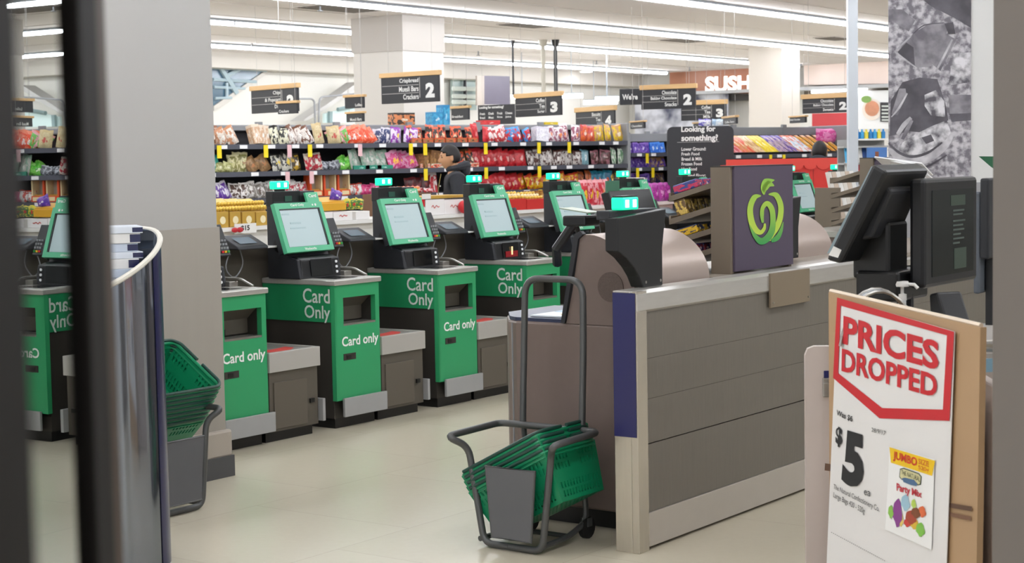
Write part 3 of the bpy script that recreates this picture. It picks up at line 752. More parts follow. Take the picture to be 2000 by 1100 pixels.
# black display pod with green lamp (two of them along the counter)
def pod(a, b2, label, flip=False):
    t = thing('display_pod', label, 'display', S(a, b2, 1.032), YAW, 'black display pods on the counter')
    O('pod_body', MB().prism([(.185, .0), (.335, .0), (.335, .15), (.368, .308), (.0, .285), (.0, .155), (.06, .125), (.115, .085), (.155, .045)], .0, .06, 'y'), BLACK, t, bevel=.004)
    O('pod_top', MB().box(.0, .365, .04, .10, .275, .312), BLACK2, t, bevel=.004)
    O('pod_screw', MB().cyl((.205, -.001, .02), .006, .004, 8, 'y').cyl((.318, -.001, .02), .006, .004, 8, 'y'), STEEL, t)
    l = O('status_light', MB().box(.07, .19, .02, .075, .312, .362), GLOWG, t, bevel=.006)
    O('lamp_core', MB().box(.09, .112, .016, .02, .322, .352).box(.145, .167, .016, .02, .322, .352), GLOWW, l)
    O('lamp_cap', MB().box(.075, .185, .025, .07, .362, .368), BLACK, l)
    return t
pod(5.513, 3.505, 'black display pod with green lamp at the near end of the counter')
pod(7.335, 3.80, 'black display pod with green lamp right of the purple logo panel')
t = thing('customer_screen', 'black customer screen with green flap standing on the mauve hood', 'screen', S(6.0, 3.83, 1.238), YAW)
O('screen_base', MB().box(.05, .25, -.02, .05, 0, .02), BLACK, t)
m = O('screen_body', MB().prism([(-.03, .015), (.02, .0), (.07, .16), (.03, .175)], .0, .34, 'x'), BLACK, t, bevel=.006)
O('green_flap', MB().box(-.01, .09, .03, .038, .165, .215), mat('flap green', '#3f7058', .4), t)
# second hood further along
hd2 = O('counter_hood', MB().prism([(y+.25, z) for y, z in prof][::-1], 0, .62, 'x', mi=1, caps=0), [MAUVE, MAUVE_L], None, smooth=True)
hd2.location = S(7.62, 3.55, .16); hd2.rotation_euler = (0, 0, YAW)
hd2.location = S(7.62, 3.55, 0.0)
tag(hd2, 'pale curved counter hood behind the second display pod', 'counter hood')

# ================================================================== CONFECTIONERY RACKS WITH THE LOGO PANEL
LG = []
def logo(mb_l, mb_d, f):
    """four ribbons: leaf, left lobe, right lobe, inner loop (unit box 0..1 wide, 0..1.67 high)"""
    px = lambda X, Y: ((X - 1410) / 230.0, (515 - Y) / 230.0)
    def S_(pts, wd, m): m.stroke([px(*p) for p in smooth(pts)], [q / 230.0 for q in lerpw(wd, len(smooth(pts)))], f)
    S_([(1517, 232), (1512, 195), (1530, 160), (1585, 150)], [10, 34, 44, 3], mb_l)
    S_([(1518, 225), (1522, 195), (1548, 172), (1583, 184)], [6, 40, 40, 3], mb_l)
    S_([(1497, 238), (1455, 245), (1428, 300), (1432, 370), (1455, 425), (1490, 450), (1515, 430), (1520, 400)], [4, 34, 36, 38, 36, 26, 22, 12], mb_l)
    S_([(1545, 232), (1595, 240), (1625, 300), (1622, 370), (1600, 425), (1565, 470), (1545, 500)], [4, 34, 36, 38, 38, 34, 24], mb_l)
    S_([(1420, 400), (1450, 460), (1490, 500), (1530, 490), (1562, 450), (1572, 390), (1565, 320), (1535, 285), (1507, 305), (1500, 345), (1505, 395)], [3, 22, 38, 44, 42, 36, 34, 30, 26, 26, 14], mb_d)
    S_([(1640, 400), (1625, 450), (1600, 490), (1560, 505)], [3, 24, 34, 20], mb_d)
def smooth(p, n=6):
    out = []
    for i in range(len(p)-1):
        p0 = p[max(0, i-1)]; p1 = p[i]; p2 = p[i+1]; p3 = p[min(len(p)-1, i+2)]
        for j in range(n):
            t = j/n
            out.append(tuple(0.5*((2*p1[k]) + (-p0[k]+p2[k])*t + (2*p0[k]-5*p1[k]+4*p2[k]-p3[k])*t*t + (-p0[k]+3*p1[k]-3*p2[k]+p3[k])*t**3) for k in (0, 1)))
    return out + [tuple(p[-1])]
def lerpw(w_, n):
    out = []
    for i in range(n):
        t = i/(n-1)*(len(w_)-1); k = min(int(t), len(w_)-2); out.append(w_[k]*(1-t+k) + w_[k+1]*(t-k))
    return out
def grad_mat(name, c0, c1):
    m = bpy.data.materials.new(name); m.use_nodes = True; nt = m.node_tree; b = nt.nodes['Principled BSDF']
    tc = nt.nodes.new('ShaderNodeTexCoord'); sp = nt.nodes.new('ShaderNodeSeparateXYZ'); nt.links.new(tc.outputs['Generated'], sp.inputs[0])
    cr = nt.nodes.new('ShaderNodeValToRGB'); cr.color_ramp.elements[0].color = hexc(c0); cr.color_ramp.elements[1].color = hexc(c1)
    nt.links.new(sp.outputs[2], cr.inputs[0]); nt.links.new(cr.outputs[0], b.inputs['Base Color']); b.inputs['Roughness'].default_value = .4
    return m
LGL = grad_mat('logo ink light', '#c3d94e', '#8fc04a'); LGD = grad_mat('logo ink deep', '#2f9b50', '#a8cc48')
def rack(a, b2, label, shelves=True, zt=1.505):
    t = thing('confectionery_rack', label, 'display rack', S(a, b2, 1.02), YAW, 'confectionery racks along the counters')
    hh = zt - 1.02
    O('end_panel', MB().box(.02, .595, -.012, .012, 0.01, hh), PURPLE, t, bevel=.002)
    O('side_panel', MB().box(.0, .03, .0, .10, 0, hh-.004), TAUPE, t, bevel=.002)
    O('side_panel', MB().box(.57, .6, .0, .10, 0, hh-.004), TAUPE, t, bevel=.002)
    O('top_cap', MB().box(.0, .6, -.012, .1, hh-.006, hh), DARKBR, t)
    ml, md = MB(), MB()
    f = lambda x, y: V((.105 + x*.345, -.0145, .115 + y*.235/1.0*1.0))
    f = lambda x, y: V((.135 + x*.35, -.0145, .125 + y*.182))
    logo(ml, md, f)
    for i, v_ in enumerate(md.v): v_.y -= .0012
    O('logo_light', ml, LGL, t); O('logo_deep', md, LGD, t)
    if shelves:
        for z in (.10, .19, .29, .395):
            s = O('shelf', MB().prism([(.08, z), (.33, z-.07), (.33, z-.045), (.08, z+.025)], .03, .53, 'x'), TAUPE, t)
            O('shelf_lip', MB().box(.03, .53, .325, .335, z-.07, z-.03), TAUPE, s)
            O('price_strip', MB().box(.05, .45, .336, .339, z-.068, z-.048), mat('strip pale green', '#9ec7a6', .5), s)
    return t
R1 = rack(6.63, 3.62, 'confectionery rack with purple logo panel on the counter beside the display pod')
fc = thing('far_counter', 'taupe counter under the plain backed confectionery rack', 'counter', S(10.6, 4.72), YAW)
O('counter_body', MB().box(0, 1.1, 0, .6, 0, .98), MAUVE, fc); O('counter_top', MB().box(-.01, 1.11, -.02, .62, .98, 1.018), STEEL_H, fc)
rack(10.72, 4.75, 'confectionery rack with plain purple back, left of the spice photograph', True, 1.52)
rack(10.12, 3.9, 'confectionery rack with purple panel in front of the spice photograph', True, 1.52)
# sweets on the near rack's four sloping shelves
PK = {}
def boxy(name, label, cat, group, m, loc, rz, w_, d, h, tilt=0.0, cap=None):
    t = MB().box(-w_/2, w_/2, -d/2, d/2, 0, h)
    o = O(name, t, m, bevel=min(.006, h*.2)); o.location = loc; o.rotation_euler = (tilt, 0, rz); tag(o, label, cat, group); return o
sw = [(.395, [('#c33a5f', '#3a4a8c', '#e8d0da', 3), ('#e888a8', '#c9c3d0', '#f0f0f0', 4)], 'pink and silver sweet packet on the top shelf of the near confectionery rack'),
      (.29, [('#d8b860', '#6b5130', '#f3ead0', 4)], 'gold sweet box on the second shelf of the near confectionery rack'),
      (.19, [('#e2b62c', '#2c3558', '#f3edd8', 3)], 'yellow and blue sweet bar on the third shelf of the near confectionery rack'),
      (.10, [('#8e2436', '#38306e', '#d8c4c8', 3), ('#d2b44a', '#8a4a20', '#efe7c0', 2)], 'dark red or gold sweet bar on the lowest shelf of the near confectionery rack')]
SL = math.atan2(-.07, .25)
for si, (z, kinds, lab) in enumerate(sw):
    x = .07
    for ki, (c0, c1, c2, n) in enumerate(kinds):
        m = pack_mat('sweet %d %d' % (si, ki), c0, c1, c2, 4)
        for j in range(n):
            yy = .25 if si != 1 else .27
            zz = z + .025 - (yy-.08)*.28 + .002
            hgt = .04 if si != 1 else .075
            o = boxy('sweet_packet', lab, 'sweets', 'sweets on rack shelf %s' % ['one', 'two', 'three', 'four'][si], m, S(6.63 + x, 3.62 + yy, 1.02 + zz), YAW, .058, .13 if si != 1 else .06, hgt, SL)
            x += .064
# ================================================================== BASKETS AND THEIR STANDS
def perf(mb, A, B, C, D, xs, ys, holes):
    """wall patch A-B-C-D (bottom left, bottom right, top right, top left); cut cells (i, j) listed by holes(i, j)"""
    A, B, C, D = V(A), V(B), V(C), V(D); vs = []
    for y in ys:
        for x in xs: vs.append((A*(1-x)+B*x)*(1-y) + (D*(1-x)+C*x)*y)
    n = len(xs); fs = []
    for j in range(len(ys)-1):
        for i in range(n-1):
            if not holes(i, j): fs.append((j*n+i, j*n+i+1, (j+1)*n+i+1, (j+1)*n+i))
    mb.add(vs, fs)
def bars(n, m0=.06, m1=.06, duty=.5):
    xs = [0.0]; st = (1-m0-m1)/n
    for i in range(n): xs += [m0 + i*st + st*(1-duty)*.5, m0 + i*st + st*(1+duty)*.5]
    return sorted(set(xs + [1.0]))
BL, BW, BD = .43, .35, .20
def make_basket():
    t = thing('shopping_basket', 'x', 'basket')
    k = .83; l, w_, d = BL/2, BW/2, BD
    T = [(-l, -w_, 0), (l, -w_, 0), (l, w_, 0), (-l, w_, 0)]; Bm = [(-l*k, -w_*k, -d), (l*k, -w_*k, -d), (l*k, w_*k, -d), (-l*k, w_*k, -d)]
    mb = MB()
    ysL = [0, .08, .20, .25, .37, .45, .55, .62, .74, .80, .90, 1]
    def hl(n):   # rows of slots with a plain band across the middle
        return lambda i, j: (i % 2 == 1) and j in (1, 3, 7, 9) and not (n*0.42 < i/2 < n*0.58 and j > 5)
    for a in range(4):
        n = 18 if a % 2 == 0 else 13
        b = (a+1) % 4
        perf(mb, Bm[a], Bm[b], T[b], T[a], bars(n), ysL, hl(n))
    perf(mb, Bm[3], Bm[2], Bm[1], Bm[0], bars(14, .05, .05, .5), bars(9, .06, .06, .6), lambda i, j: i % 2 == 1 and j % 2 == 1)
    O('basket_body', mb, BASKET, t, solid=.0035)
    r = MB()
    r.tube(bend([(-l, 0, 0), (-l, -w_, 0), (l, -w_, 0), (l, w_, 0), (-l, w_, 0), (-l, 0.0005, 0)], .03), .0085, 8)
    r.tube(bend([(-l*1.005, 0, -.018), (-l*1.005, -w_*1.005, -.018), (l*1.005, -w_*1.005, -.018), (l*1.005, w_*1.005, -.018), (-l*1.005, w_*1.005, -.018), (-l*1.005, .0005, -.018)], .03), .004, 6)
    O('rim', r, BASKET, t, smooth=True)
    for s_ in (1, -1):
        O('carry_handle', MB().tube(bend([(-l*.55, s_*(w_+.004), .004), (-l*1.04, s_*(w_*.9), .012), (-l*1.04 if s_ > 0 else -l*1.0, s_*.02, .014)] if False else [(-l*.9, s_*(w_+.006), .012), (l*.9, s_*(w_+.006), .012), (l+.008, s_*w_*.85, .013), (l+.008, s_*.02, .013)], .04), .0075, 8), BASKET_D, t, smooth=True)
    return t
def make_stand(label, handle=True, group='basket stands', px0=-.085, px1=-.06):
    t = thing('basket_stand', label, 'basket stand', (0,0,0), 0)
    lp = bend([(-.21, .0, .40), (-.24, -.09, .445), (-.245, .28, .45), (.265, .28, .45), (.30, -.06, .445), (.215, 0, .40)], .05)
    full = [V((-.15, 0, .10))] + [] 
    ring = bend([(.0, -.005, .016), (-.125, -.005, .016), (-.20, .0, .40), (-.245, -.085, .45), (-.25, .28, .455), (.245, .28, .455), (.255, -.06, .45), (.205, 0, .40), (.16, -.005, .016), (.001, -.005, .016)], .045, 5)
    O('front_frame', MB().tube(ring, .0145, 10), TUBEM, t, smooth=True)
    O('base_rail', MB().tube(bend([(-.15, 0, .03), (-.14, .20, .03), (-.14, .34, .07), (-.14, .30, .45)], .05), .012, 8), TUBEM, t, smooth=True)
    O('base_rail', MB().tube(bend([(.15, 0, .03), (.14, .20, .03), (.14, .34, .07), (.14, .30, .45)], .05), .012, 8), TUBEM, t, smooth=True)
    O('cross_bar', MB().tube([(-.14, .2, .035), (.14, .2, .035)], .010, 8), TUBEM, t)
    if handle:
        O('push_handle', MB().tube(bend([(-.145, .30, .44), (-.145, .32, .8), (-.14, .33, 1.06), (.145, .33, 1.06), (.15, .32, .8), (.15, .30, .44)], .07, 6), .0145, 10), TUBEM, t, smooth=True)
    p = MB().prism([(px0, .335), (px1, .055), (.125, .055), (.15, .335)], -.04, -.032, 'y')
    e = O('sign_panel', p, PANELG, t)
    O('panel_edge', MB().tube([(px0-.002, -.036, .337), (px1-.002, -.036, .053), (.127, -.036, .053), (.152, -.036, .337)], .006, 6, closed=True), TUBEM, e)
    for x in (-.14, .14):
        wh = O('castor', MB().tube([(x-.012, .34, .045), (x+.012, .34, .045)], .045, 16), RUBBER, t, smooth=True)
        O('castor_fork', MB().box(x-.018, x+.018, .325, .355, .05, .085), TUBEM, wh)
    return t
bk = make_basket()
# stand beside the counter: front faces the camera side, four baskets leaning to the left
S1 = make_stand('grey tubular basket stand with tall push handle beside the checkout counter', True)
S1.location = S(5.30, 3.895); S1.rotation_euler = (0, 0, -ANG)
def put_basket(o, M, label, group):
    o.rotation_mode = 'XYZ'; o.location = M.to_translation(); o.rotation_euler = M.to_euler('XYZ'); o['label'] = label; o['group'] = group
M1 = Matrix.Translation(S(5.30, 3.895)) @ Matrix.Rotation(-ANG, 4, 'Z')
first = True
lab4 = ['green shopping basket, topmost of the leaning stack beside the counter', 'green shopping basket, second from the top of the leaning stack', 'green shopping basket, third from the top of the leaning stack', 'green shopping basket at the bottom of the leaning stack, its slotted side in full view']
TL = math.radians(27.5)
for i in range(4):
    o = bk if i == 0 else dup(bk)
    off = -.024*i
    M = M1 @ Matrix.Translation((-.045, .172, .375)) @ Matrix.Rotation(-TL, 4, 'Y') @ Matrix.Translation((0, 0, off))
    put_basket(o, M, lab4[i], 'baskets leaning beside the counter')
# stand by the pillar: eight baskets tipped to the front
S2 = make_stand('grey tubular basket stand without handle in front of the grey pillar', False, px0=-.25, px1=-.22)
S2.location = S(5.06, 5.565); S2.rotation_euler = (0, 0, YAW)
M2 = Matrix.Translation(S(5.06, 5.565)) @ Matrix.Rotation(YAW, 4, 'Z')
for i in range(8):
    o = dup(bk)
    M = M2 @ Matrix.Translation((.075, .135, .635)) @ Matrix.Rotation(math.radians(33), 4, 'X') @ Matrix.Translation((0, 0, -.026*i))
    put_basket(o, M, 'green shopping basket, %s in the stack by the pillar' % ('topmost and showing its empty inside', 'second from the top', 'third from the top', 'fourth from the top', 'fifth from the top', 'sixth from the top', 'second from the bottom', 'lowest, its side above the grey panel')[i], 'baskets stacked by the pillar')

# ================================================================== GLOSSY CATALOGUE STAND (left, behind the door leaf)
cs = thing('catalogue_stand', 'glossy rounded catalogue stand with navy edges and pale rim, left of the baskets', 'display stand', (-1.615, 6.47, 0), .1)
FOIL = mat('mirror foil wrap', '#8b919b', 0.10, 0.9)
NAVYG = mat('navy gloss', '#1c2048', 0.2)
rx, ry = .255, .20
def top_z(x, y): return 1.17 + .35*x + .50*y
ang = [2*PI*i/48 for i in range(48)]
def ringpts(s_=1.0, dz=0): return [(rx*s_*math.cos(q), ry*s_*math.sin(q), top_z(rx*math.cos(q), ry*math.sin(q)) + dz) for q in ang]
wl = MB(); R_ = ringpts(); n = 48
wl.add([(x, y, 0.0) for x, y, z in R_] + R_ + [(x*.95, y*.95, z) for x, y, z in R_] + [(x*.95, y*.95, .9) for x, y, z in R_],
       [(i, (i+1) % n, n+(i+1) % n, n+i) for i in range(n)] + [(n+i, n+(i+1) % n, 2*n+(i+1) % n, 2*n+i) for i in range(n)] + [(2*n+i, 2*n+(i+1) % n, 3*n+(i+1) % n, 3*n+i) for i in range(n)] + [tuple(range(3*n, 4*n))])
O('drum', wl, FOIL, cs, smooth=True)
O('rim', MB().tube(R_, .011, 8, closed=True), mat('cream rim', '#d9d5ca', .4), cs, smooth=True)
def strip(q0, q1, z1=None):
    k = 6; A = [q0 + (q1-q0)*i/k for i in range(k+1)]; s_ = 1.012
    vs = [(rx*s_*math.cos(q), ry*s_*math.sin(q), 0) for q in A] + [(rx*s_*math.cos(q), ry*s_*math.sin(q), top_z(rx*math.cos(q), ry*math.sin(q)) - .01) for q in A]
    return MB().add(vs, [(i, i+1, k+2+i, k+1+i) for i in range(k)])
O('navy_edge', strip(-.42, .3), NAVYG, cs, smooth=True)
O('navy_edge', strip(-1.75, -1.6), NAVYG, cs, smooth=True)
O('grey_stripe', strip(-2.15, -1.8), mat('soft grey stripe', '#8f8c8a', .3), cs, smooth=True)
PAPER = [mat('catalogue paper', '#cfd6df', .45), mat('catalogue paper cool', '#bcc7d6', .45), mat('catalogue paper warm', '#dcdcda', .45)]
zc = 0.905
for i in range(13):
    h = .026 + .006*(i % 3)
    o = O('catalogue', MB().box(-.15, .15, -.10, .10, 0, h), PAPER[i % 3], None, bevel=.002)
    O('cover_print', MB().box(.11, .15, -.1005, -.0995, .004, h-.004), NAVYG, o)
    if i in (6, 7): O('blue_emblem', MB().box(-.06, .0, -.1008, -.0995, .004, h-.003), mat('catalogue blue', '#2f55b8', .4), o)
    o.location = (-1.60 + .006*((i*7) % 5 - 2), 6.485, zc); o.rotation_euler = (0, 0, .35 + .02*((i*3) % 4 - 1)); zc += h + .0005
    tag(o, 'pale catalogue %s in the glossy rounded stand' % ('with blue emblem' if i in (6, 7) else 'with navy corner'), 'catalogue', 'catalogues in the glossy stand')

# ================================================================== REGISTER SCREENS AT THE RIGHT
rg_ = P(1722, 520, 5.62)
ra, rb, _ = AB(rg_)
t = thing('register_screens', 'two black register screens back to back on a post at the right', 'register', S(ra, rb, .90), YAW)
def loc(px, py, Y):    # a photo point at distance Y, in the register's own axes
    p = P(px, py, Y); a, b2, z = AB(p); return V((a-ra, b2-rb, z-.90))
c0 = loc(1612, 508, 5.46)
m1 = O('operator_screen', MB().prism([(0, 0), (-.055, -.012), (-.215, .285), (-.165, .312)][::-1], 0, .35, 'x'), BLACK, t, bevel=.012)
m1.location = c0 - V((0, 0, 0))
O('rear_housing', MB().prism([(-.075, .06), (-.13, .07), (-.20, .22), (-.175, .25), (-.14, .17)][::-1], .07, .30, 'x'), BLACK2, m1, bevel=.01)
O('white_sticker', MB().quad((-.001, -.012, .016), (-.001, -.045, .008), (-.001, -.058, .034), (-.001, -.03, .046)), WHITE, m1)
O('screen_face', MB().quad((.02, .004, .02), (.33, .004, .02), (.33, -.152, .302), (.02, -.152, .302)), SCREEN, m1)
c1 = loc(1806, 565, 5.46)
m2 = O('customer_screen', MB().box(0, .475, 0, .055, 0, .36), BLACK, t, bevel=.014)
m2.location = c1; 
O('screen_glass', MB().box(.06, .43, -.002, .004, .035, .32), mat('switched dim glass', '#22282a', .12, spec=.6), m2)
pr_ = MB()
for z, w_ in ((.245, .10), (.232, .085), (.21, .11), (.195, .09), (.18, .10), (.165, .07), (.15, .10), (.135, .06)): pr_.box(.24, .24+w_, -.003, -.0022, z, z+.006)
O('screen_print', pr_, mat('dim print', '#4a5852', .4), m2)
O('green_print', MB().box(.22, .35, -.003, -.0022, .265, .30), mat('dim green print', '#34463a', .4), m2)
O('green_print', MB().box(.25, .36, -.003, -.0022, .05, .12), mat('dim green print', '#34463a', .4), m2)
cm = (c0 + V((.22, -.12, .02)) + c1) / 2
O('mount_bracket', MB().box(c0.x+.12, c1.x+.18, min(c1.y+.06, c0.y-.16), max(c1.y+.1, c0.y-.05), c1.z-.04, c1.z+.06), JET, t, bevel=.01)
O('head_block', MB().box(c0.x+.14, c0.x+.30, c0.y-.16, c0.y-.03, c0.z-.07, c0.z+.12), JET, t, bevel=.012)
px_ = loc(1768, 580, 5.55)
O('post', MB().cyl((px_.x, px_.y, .0), .028, c1.z-.02, 14), BLACK, t)
O('post_foot', MB().box(px_.x-.1, px_.x+.1, px_.y-.08, px_.y+.08, 0, .02), BLACK, t, bevel=.004)
O('cable', MB().tube(bend([(px_.x-.05, px_.y, c1.z-.02), (px_.x-.16, px_.y+.03, c1.z-.07), (px_.x-.2, px_.y+.04, .03)], .05), .007, 6), JET, t)
# the dark screen edge showing past them
q = P(1931, 470, 6.2)
t = thing('thin_screen', 'slim dark screen edge half behind the grey partition', 'screen', (q.x, q.y, .90), YAW)
O('panel', MB().box(0, .26, 0, .035, .25, .55), BLACK2, t, bevel=.008); O('back_cover', MB().box(0.0, .2, .035, .06, .12, .5), mat('slate cover', '#5a6068', .5), t, bevel=.008); O('foot', MB().box(.05, .2, 0, .03, 0, .26), BLACK, t)

# ---- pale service counter the screens stand on (behind the price sign)
q = P(1571, 800, 5.47)
sc2 = thing('service_counter', 'pale pinkish service counter with rounded end panel behind the price sign', 'counter', (q.x, q.y, 0), -0.06)
PINKW = mat('pale pink laminate', '#c3b6ae', .45, noise=.03)
ep = [(.0, .0), (.30, .0), (.30, .925), (.03, .925), (.009, .917), (.0, .895)]
O('end_panel', MB().prism([(x, z) for x, z in ep], -.03, .0, 'y'), PINKW, sc2)
O('counter_body', MB().box(.33, .95, .0, .75, .0, .86), PINKW, sc2)
O('worktop', MB().box(.31, .98, -.02, .9, .86, .90), mat('counter top grey', '#a7a29c', .35), sc2, bevel=.006)
lk = O('lock', MB().box(.055, .10, -.042, -.03, .805, .822).box(.055, .075, -.05, -.03, .76, .808), STEEL, sc2, bevel=.003)
O('lock_plate', MB().box(.06, .12, -.034, -.03, .822, .845), NAVY, lk)
q2 = P(1925, 800, 5.0)
sl = thing('magazine_rail', 'pale slatted holder with steel rail and blue paper right of the price sign', 'holder', (q2.x-.03, q2.y, 0), -.06)
for x in (-.02, .05, .12): O('slat', MB().box(x, x+.035, 0, .3, .0, .80 + .05*(x > .0)), PINKW, sl, bevel=.008)
O('steel_rail', MB().tube([(-.05, -.01, .975), (.3, -.01, .975)], .012, 8).tube([(-.05, .03, .955), (.3, .03, .955)], .01, 8), STEEL, sl)
O('rail_support', MB().box(.13, .15, .0, .02, .8, .97), STEEL, sl)
O('blue_paper', MB().prism([(-.04, .885), (.3, .90), (.3, .94), (-.04, .925)], .0, .01, 'y'), mat('blue paper', '#8fb9d2', .4), sl)

# pump bottle, terminal and clear guard on that counter
q = P(1762, 600, 5.45)
t = thing('pump_bottle', 'white pump bottle standing under the register screens', 'bottle', (q.x, q.y, .90))
O('bottle', MB().lathe([(.028, 0), (.033, .006), (.033, .12), (.028, .14), (.013, .155), (.013, .17)], seg=18), mat('bottle white', '#dfe3e4', .35), t, smooth=True)
O('pump_collar', MB().lathe([(.015, .17), (.015, .19), (.006, .192), (.006, .215)], seg=14), WHITE, t, smooth=True)
O('pump_head', MB().lathe([(.022, .215), (.024, .222), (.02, .232)], seg=14).tube([(0, 0, .224), (.035, -.02, .222), (.045, -.026, .21)], .006, 6), WHITE, t, smooth=True)
q = P(1912, 620, 5.3)
t = thing('payment_terminal', 'black payment terminal right of the white pump bottle', 'card reader', (q.x-.04, q.y, .90), .3)
O('terminal_body', MB().prism([(0, .0), (.13, .0), (.15, .19), (.10, .20), (.03, .08), (.0, .05)][::-1], -.045, .045, 'x'), BLACK, t, bevel=.008)
O('terminal_screen', MB().quad((-.035, .033, .07), (.035, .033, .07), (.035, .09, .155), (-.035, .09, .155)), GLASSB, t)
O('cradle', MB().box(-.12, -.05, .02, .12, 0, .075), JET, t, bevel=.01)
q = P(1715, 600, 5.2)
t = thing('clear_guard', 'curved clear plastic guard with grey rim behind the price sign', 'guard', (q.x, q.y, .90), -.1)
gp = arc(0, .0, .125, PI*.92, PI*.02, 14, ry=.225)
O('guard_sheet', MB().add([(x, y_, z) for y_ in (-.05, .05) for x, z in gp], [(i, i+1, 15+i+1, 15+i) for i in range(14)]), mat('grey acrylic', '#8f959c', .15, spec=.6), t, smooth=True, solid=.004)
O('guard_rim', MB().tube([(x, -.05, z) for x, z in gp], .006, 6).tube([(x, .05, z) for x, z in gp], .006, 6), STEEL, t, smooth=True)

# ================================================================== PRICE SIGN
sd = V((math.sin(-.227), math.cos(-.227), 0)); so = P(1640, 582, 5.2); sn = V((sd.y, -sd.x, 0))
PS = thing('price_sign', 'tall tan floor sign with red and white prices dropped card', 'sign', (so.x, so.y, 0), math.atan2(-sd.y, -sd.x))
def su(px, py, off=0.0):          # photo point on the card face, in the sign's own axes (x along, z up)
    p = hit(px, py, so, sn); return V(((p-so).dot(-sd), -off, p.z))
def face(pts, off): return [su(x, y, off) for x, y in pts]
bt_ = face([(1616, 571), (1912, 640), (1888, 1075), (1606, 1075)], 0)
bd_ = MB()
fr_pts = [V((bt_[0].x, 0, 0)), V((bt_[1].x-.03, 0, 0)), V((bt_[1].x, 0, bt_[1].z)), V((bt_[0].x, 0, bt_[0].z))]
bd_.add([p + V((0, .004, 0)) for p in fr_pts] + [p + V((0, .022, 0)) for p in fr_pts], [(0, 1, 2, 3), (7, 6, 5, 4), (1, 0, 4, 5), (2, 1, 5, 6), (3, 2, 6, 7), (0, 3, 7, 4)])
O('board', bd_, TAN, PS)
O('top_edge', MB().tube([bt_[0] + V((0, .012, .004)), bt_[1] + V((-.01, .012, .004))], .007, 6), mat('board edge', '#d9c8b2', .5), PS)
O('brown_band', MB().poly(face([(1612, 905), (1632, 908), (1631, 922), (1611, 919)], .001)), mat('brown band', '#5a3d2c', .5), PS)
O('brown_band', MB().poly(face([(1852, 982), (1899, 990), (1898, 999), (1852, 991)], .001)), mat('brown band', '#5a3d2c', .5), PS)
O('brown_line', MB().poly(face([(1852, 1000), (1897, 1009), (1896, 1017), (1851, 1008)], .001)), mat('brown line', '#77543e', .5), PS)
cd = face([(1639, 582), (1868, 648), (1850, 1150), (1616, 1130)], .004)
card = O('price_card', MB().poly([cd[3], cd[2], cd[1], cd[0]]), mat('card white', '#e3e1df', .5), PS, solid=.002)
o_ = MB(); 
outer = [(1639, 581), (1868, 648), (1859, 822), (1722, 817), (1631, 738)]
inner = [(1646, 597), (1854, 655), (1846, 800), (1727, 797), (1641, 729)]
ov, iv = face(outer, .007), face(inner, .007)
o_.add(ov + iv, [(i, (i+1) % 5, 5+(i+1) % 5, 5+i) for i in range(5)])
O('red_border', o_, RED, card)
def ct(name, body, tl, bl, tr_, br_, m, bold=.02, off=.008):
    mb = MB().text(body, su(*bl, off), su(*br_, off), su(*tr_, off), su(*tl, off), bold); return O(name, mb, m, card)
INK = mat('sign ink', '#1d1c20', .5)
ct('lettering', 'PRICES', (1652, 616), (1651, 672), (1839, 667), (1838, 724), RED, .035)
ct('lettering', 'DROPPED', (1649, 680), (1648, 725), (1836, 732), (1835, 778), RED, .03)
ct('lettering', 'Was $6', (1639, 800), (1638, 812), (1670, 813), (1669, 826), INK, .02)
ct('lettering', '$', (1637, 832), (1636, 871), (1650, 836), (1649, 875), INK, .04)
ct('lettering', '5', (1656, 839), (1647, 944), (1692, 850), (1691, 958), INK, .055)
ct('lettering', 'ea', (1692, 957), (1692, 966), (1705, 960), (1704, 970), INK, .0)
ct('lettering', '28/9/17', (1707, 835), (1707, 843), (1735, 842), (1734, 851), INK, .0)
ct('lettering', 'The Natural Confectionery Co.', (1633, 945), (1632, 957), (1722, 989), (1722, 1003), INK, .0)
ct('lettering', 'Large Bags 420 - 520g', (1633, 961), (1632, 974), (1694, 993), (1693, 1007), INK, .0)
ds_ = MB()
for i in range(30):
    a = i/30; x = 1628 + 107*a; y = 1039 + 57*a
    ds_.poly(face([(x, y+1.2), (x+2, y+2.2), (x+2, y+.7), (x, y-.2)], .008))
O('perforation', ds_, mat('dash grey', '#7d7b79', .5), card)
bag_ = O('bag_picture', MB().poly(face([(1734, 1034), (1825, 1074), (1831, 897), (1743, 873)], .0085)), mat('picture white', '#f1f1f0', .4), card)
def bp(X, Y, off=.0095): return su(1720 + X/4.58, 840 + Y/4.58, off)
def bpoly(name, pts, m, off=.0095): return O(name, MB().poly([bp(x, y, off) for x, y in pts][::-1]), m, bag_)
bpoly('yellow_band', [(105, 152), (515, 275), (487, 410), (118, 290)], mat('picture yellow', '#f2c81c', .4))
ORR = mat('picture orange red', '#cf3a22', .4)
def btext(body, tl, bl, tr_, br_, m, bold=.02): O('lettering', MB().text(body, bp(*bl, .0105), bp(*br_, .0105), bp(*tr_, .0105), bp(*tl, .0105), bold), m, bag_)
btext('JUMBO', (142, 185), (140, 275), (357, 248), (352, 348), ORR, .03)
btext('SIZE', (366, 252), (366, 300), (462, 280), (462, 330), mat('picture orange', '#d9761e', .4))
btext('520g', (366, 312), (366, 358), (462, 340), (462, 390), mat('picture orange', '#d9761e', .4))
bpoly('badge', [(200, 345), (235, 338), (370, 385), (395, 415), (388, 490), (360, 492), (215, 445), (193, 420)], mat('badge dark', '#3c4a3e', .4))
bpoly('badge_cream', [(207, 353), (235, 347), (366, 393), (387, 418), (380, 482), (360, 484), (218, 437), (201, 415)], mat('badge cream', '#d6cf9c', .4), .010)
bpoly('badge_blue', [(220, 430), (250, 425), (330, 445), (360, 480), (350, 500), (300, 490), (235, 465)], mat('badge blue', '#4a6a8e', .4), .0106)
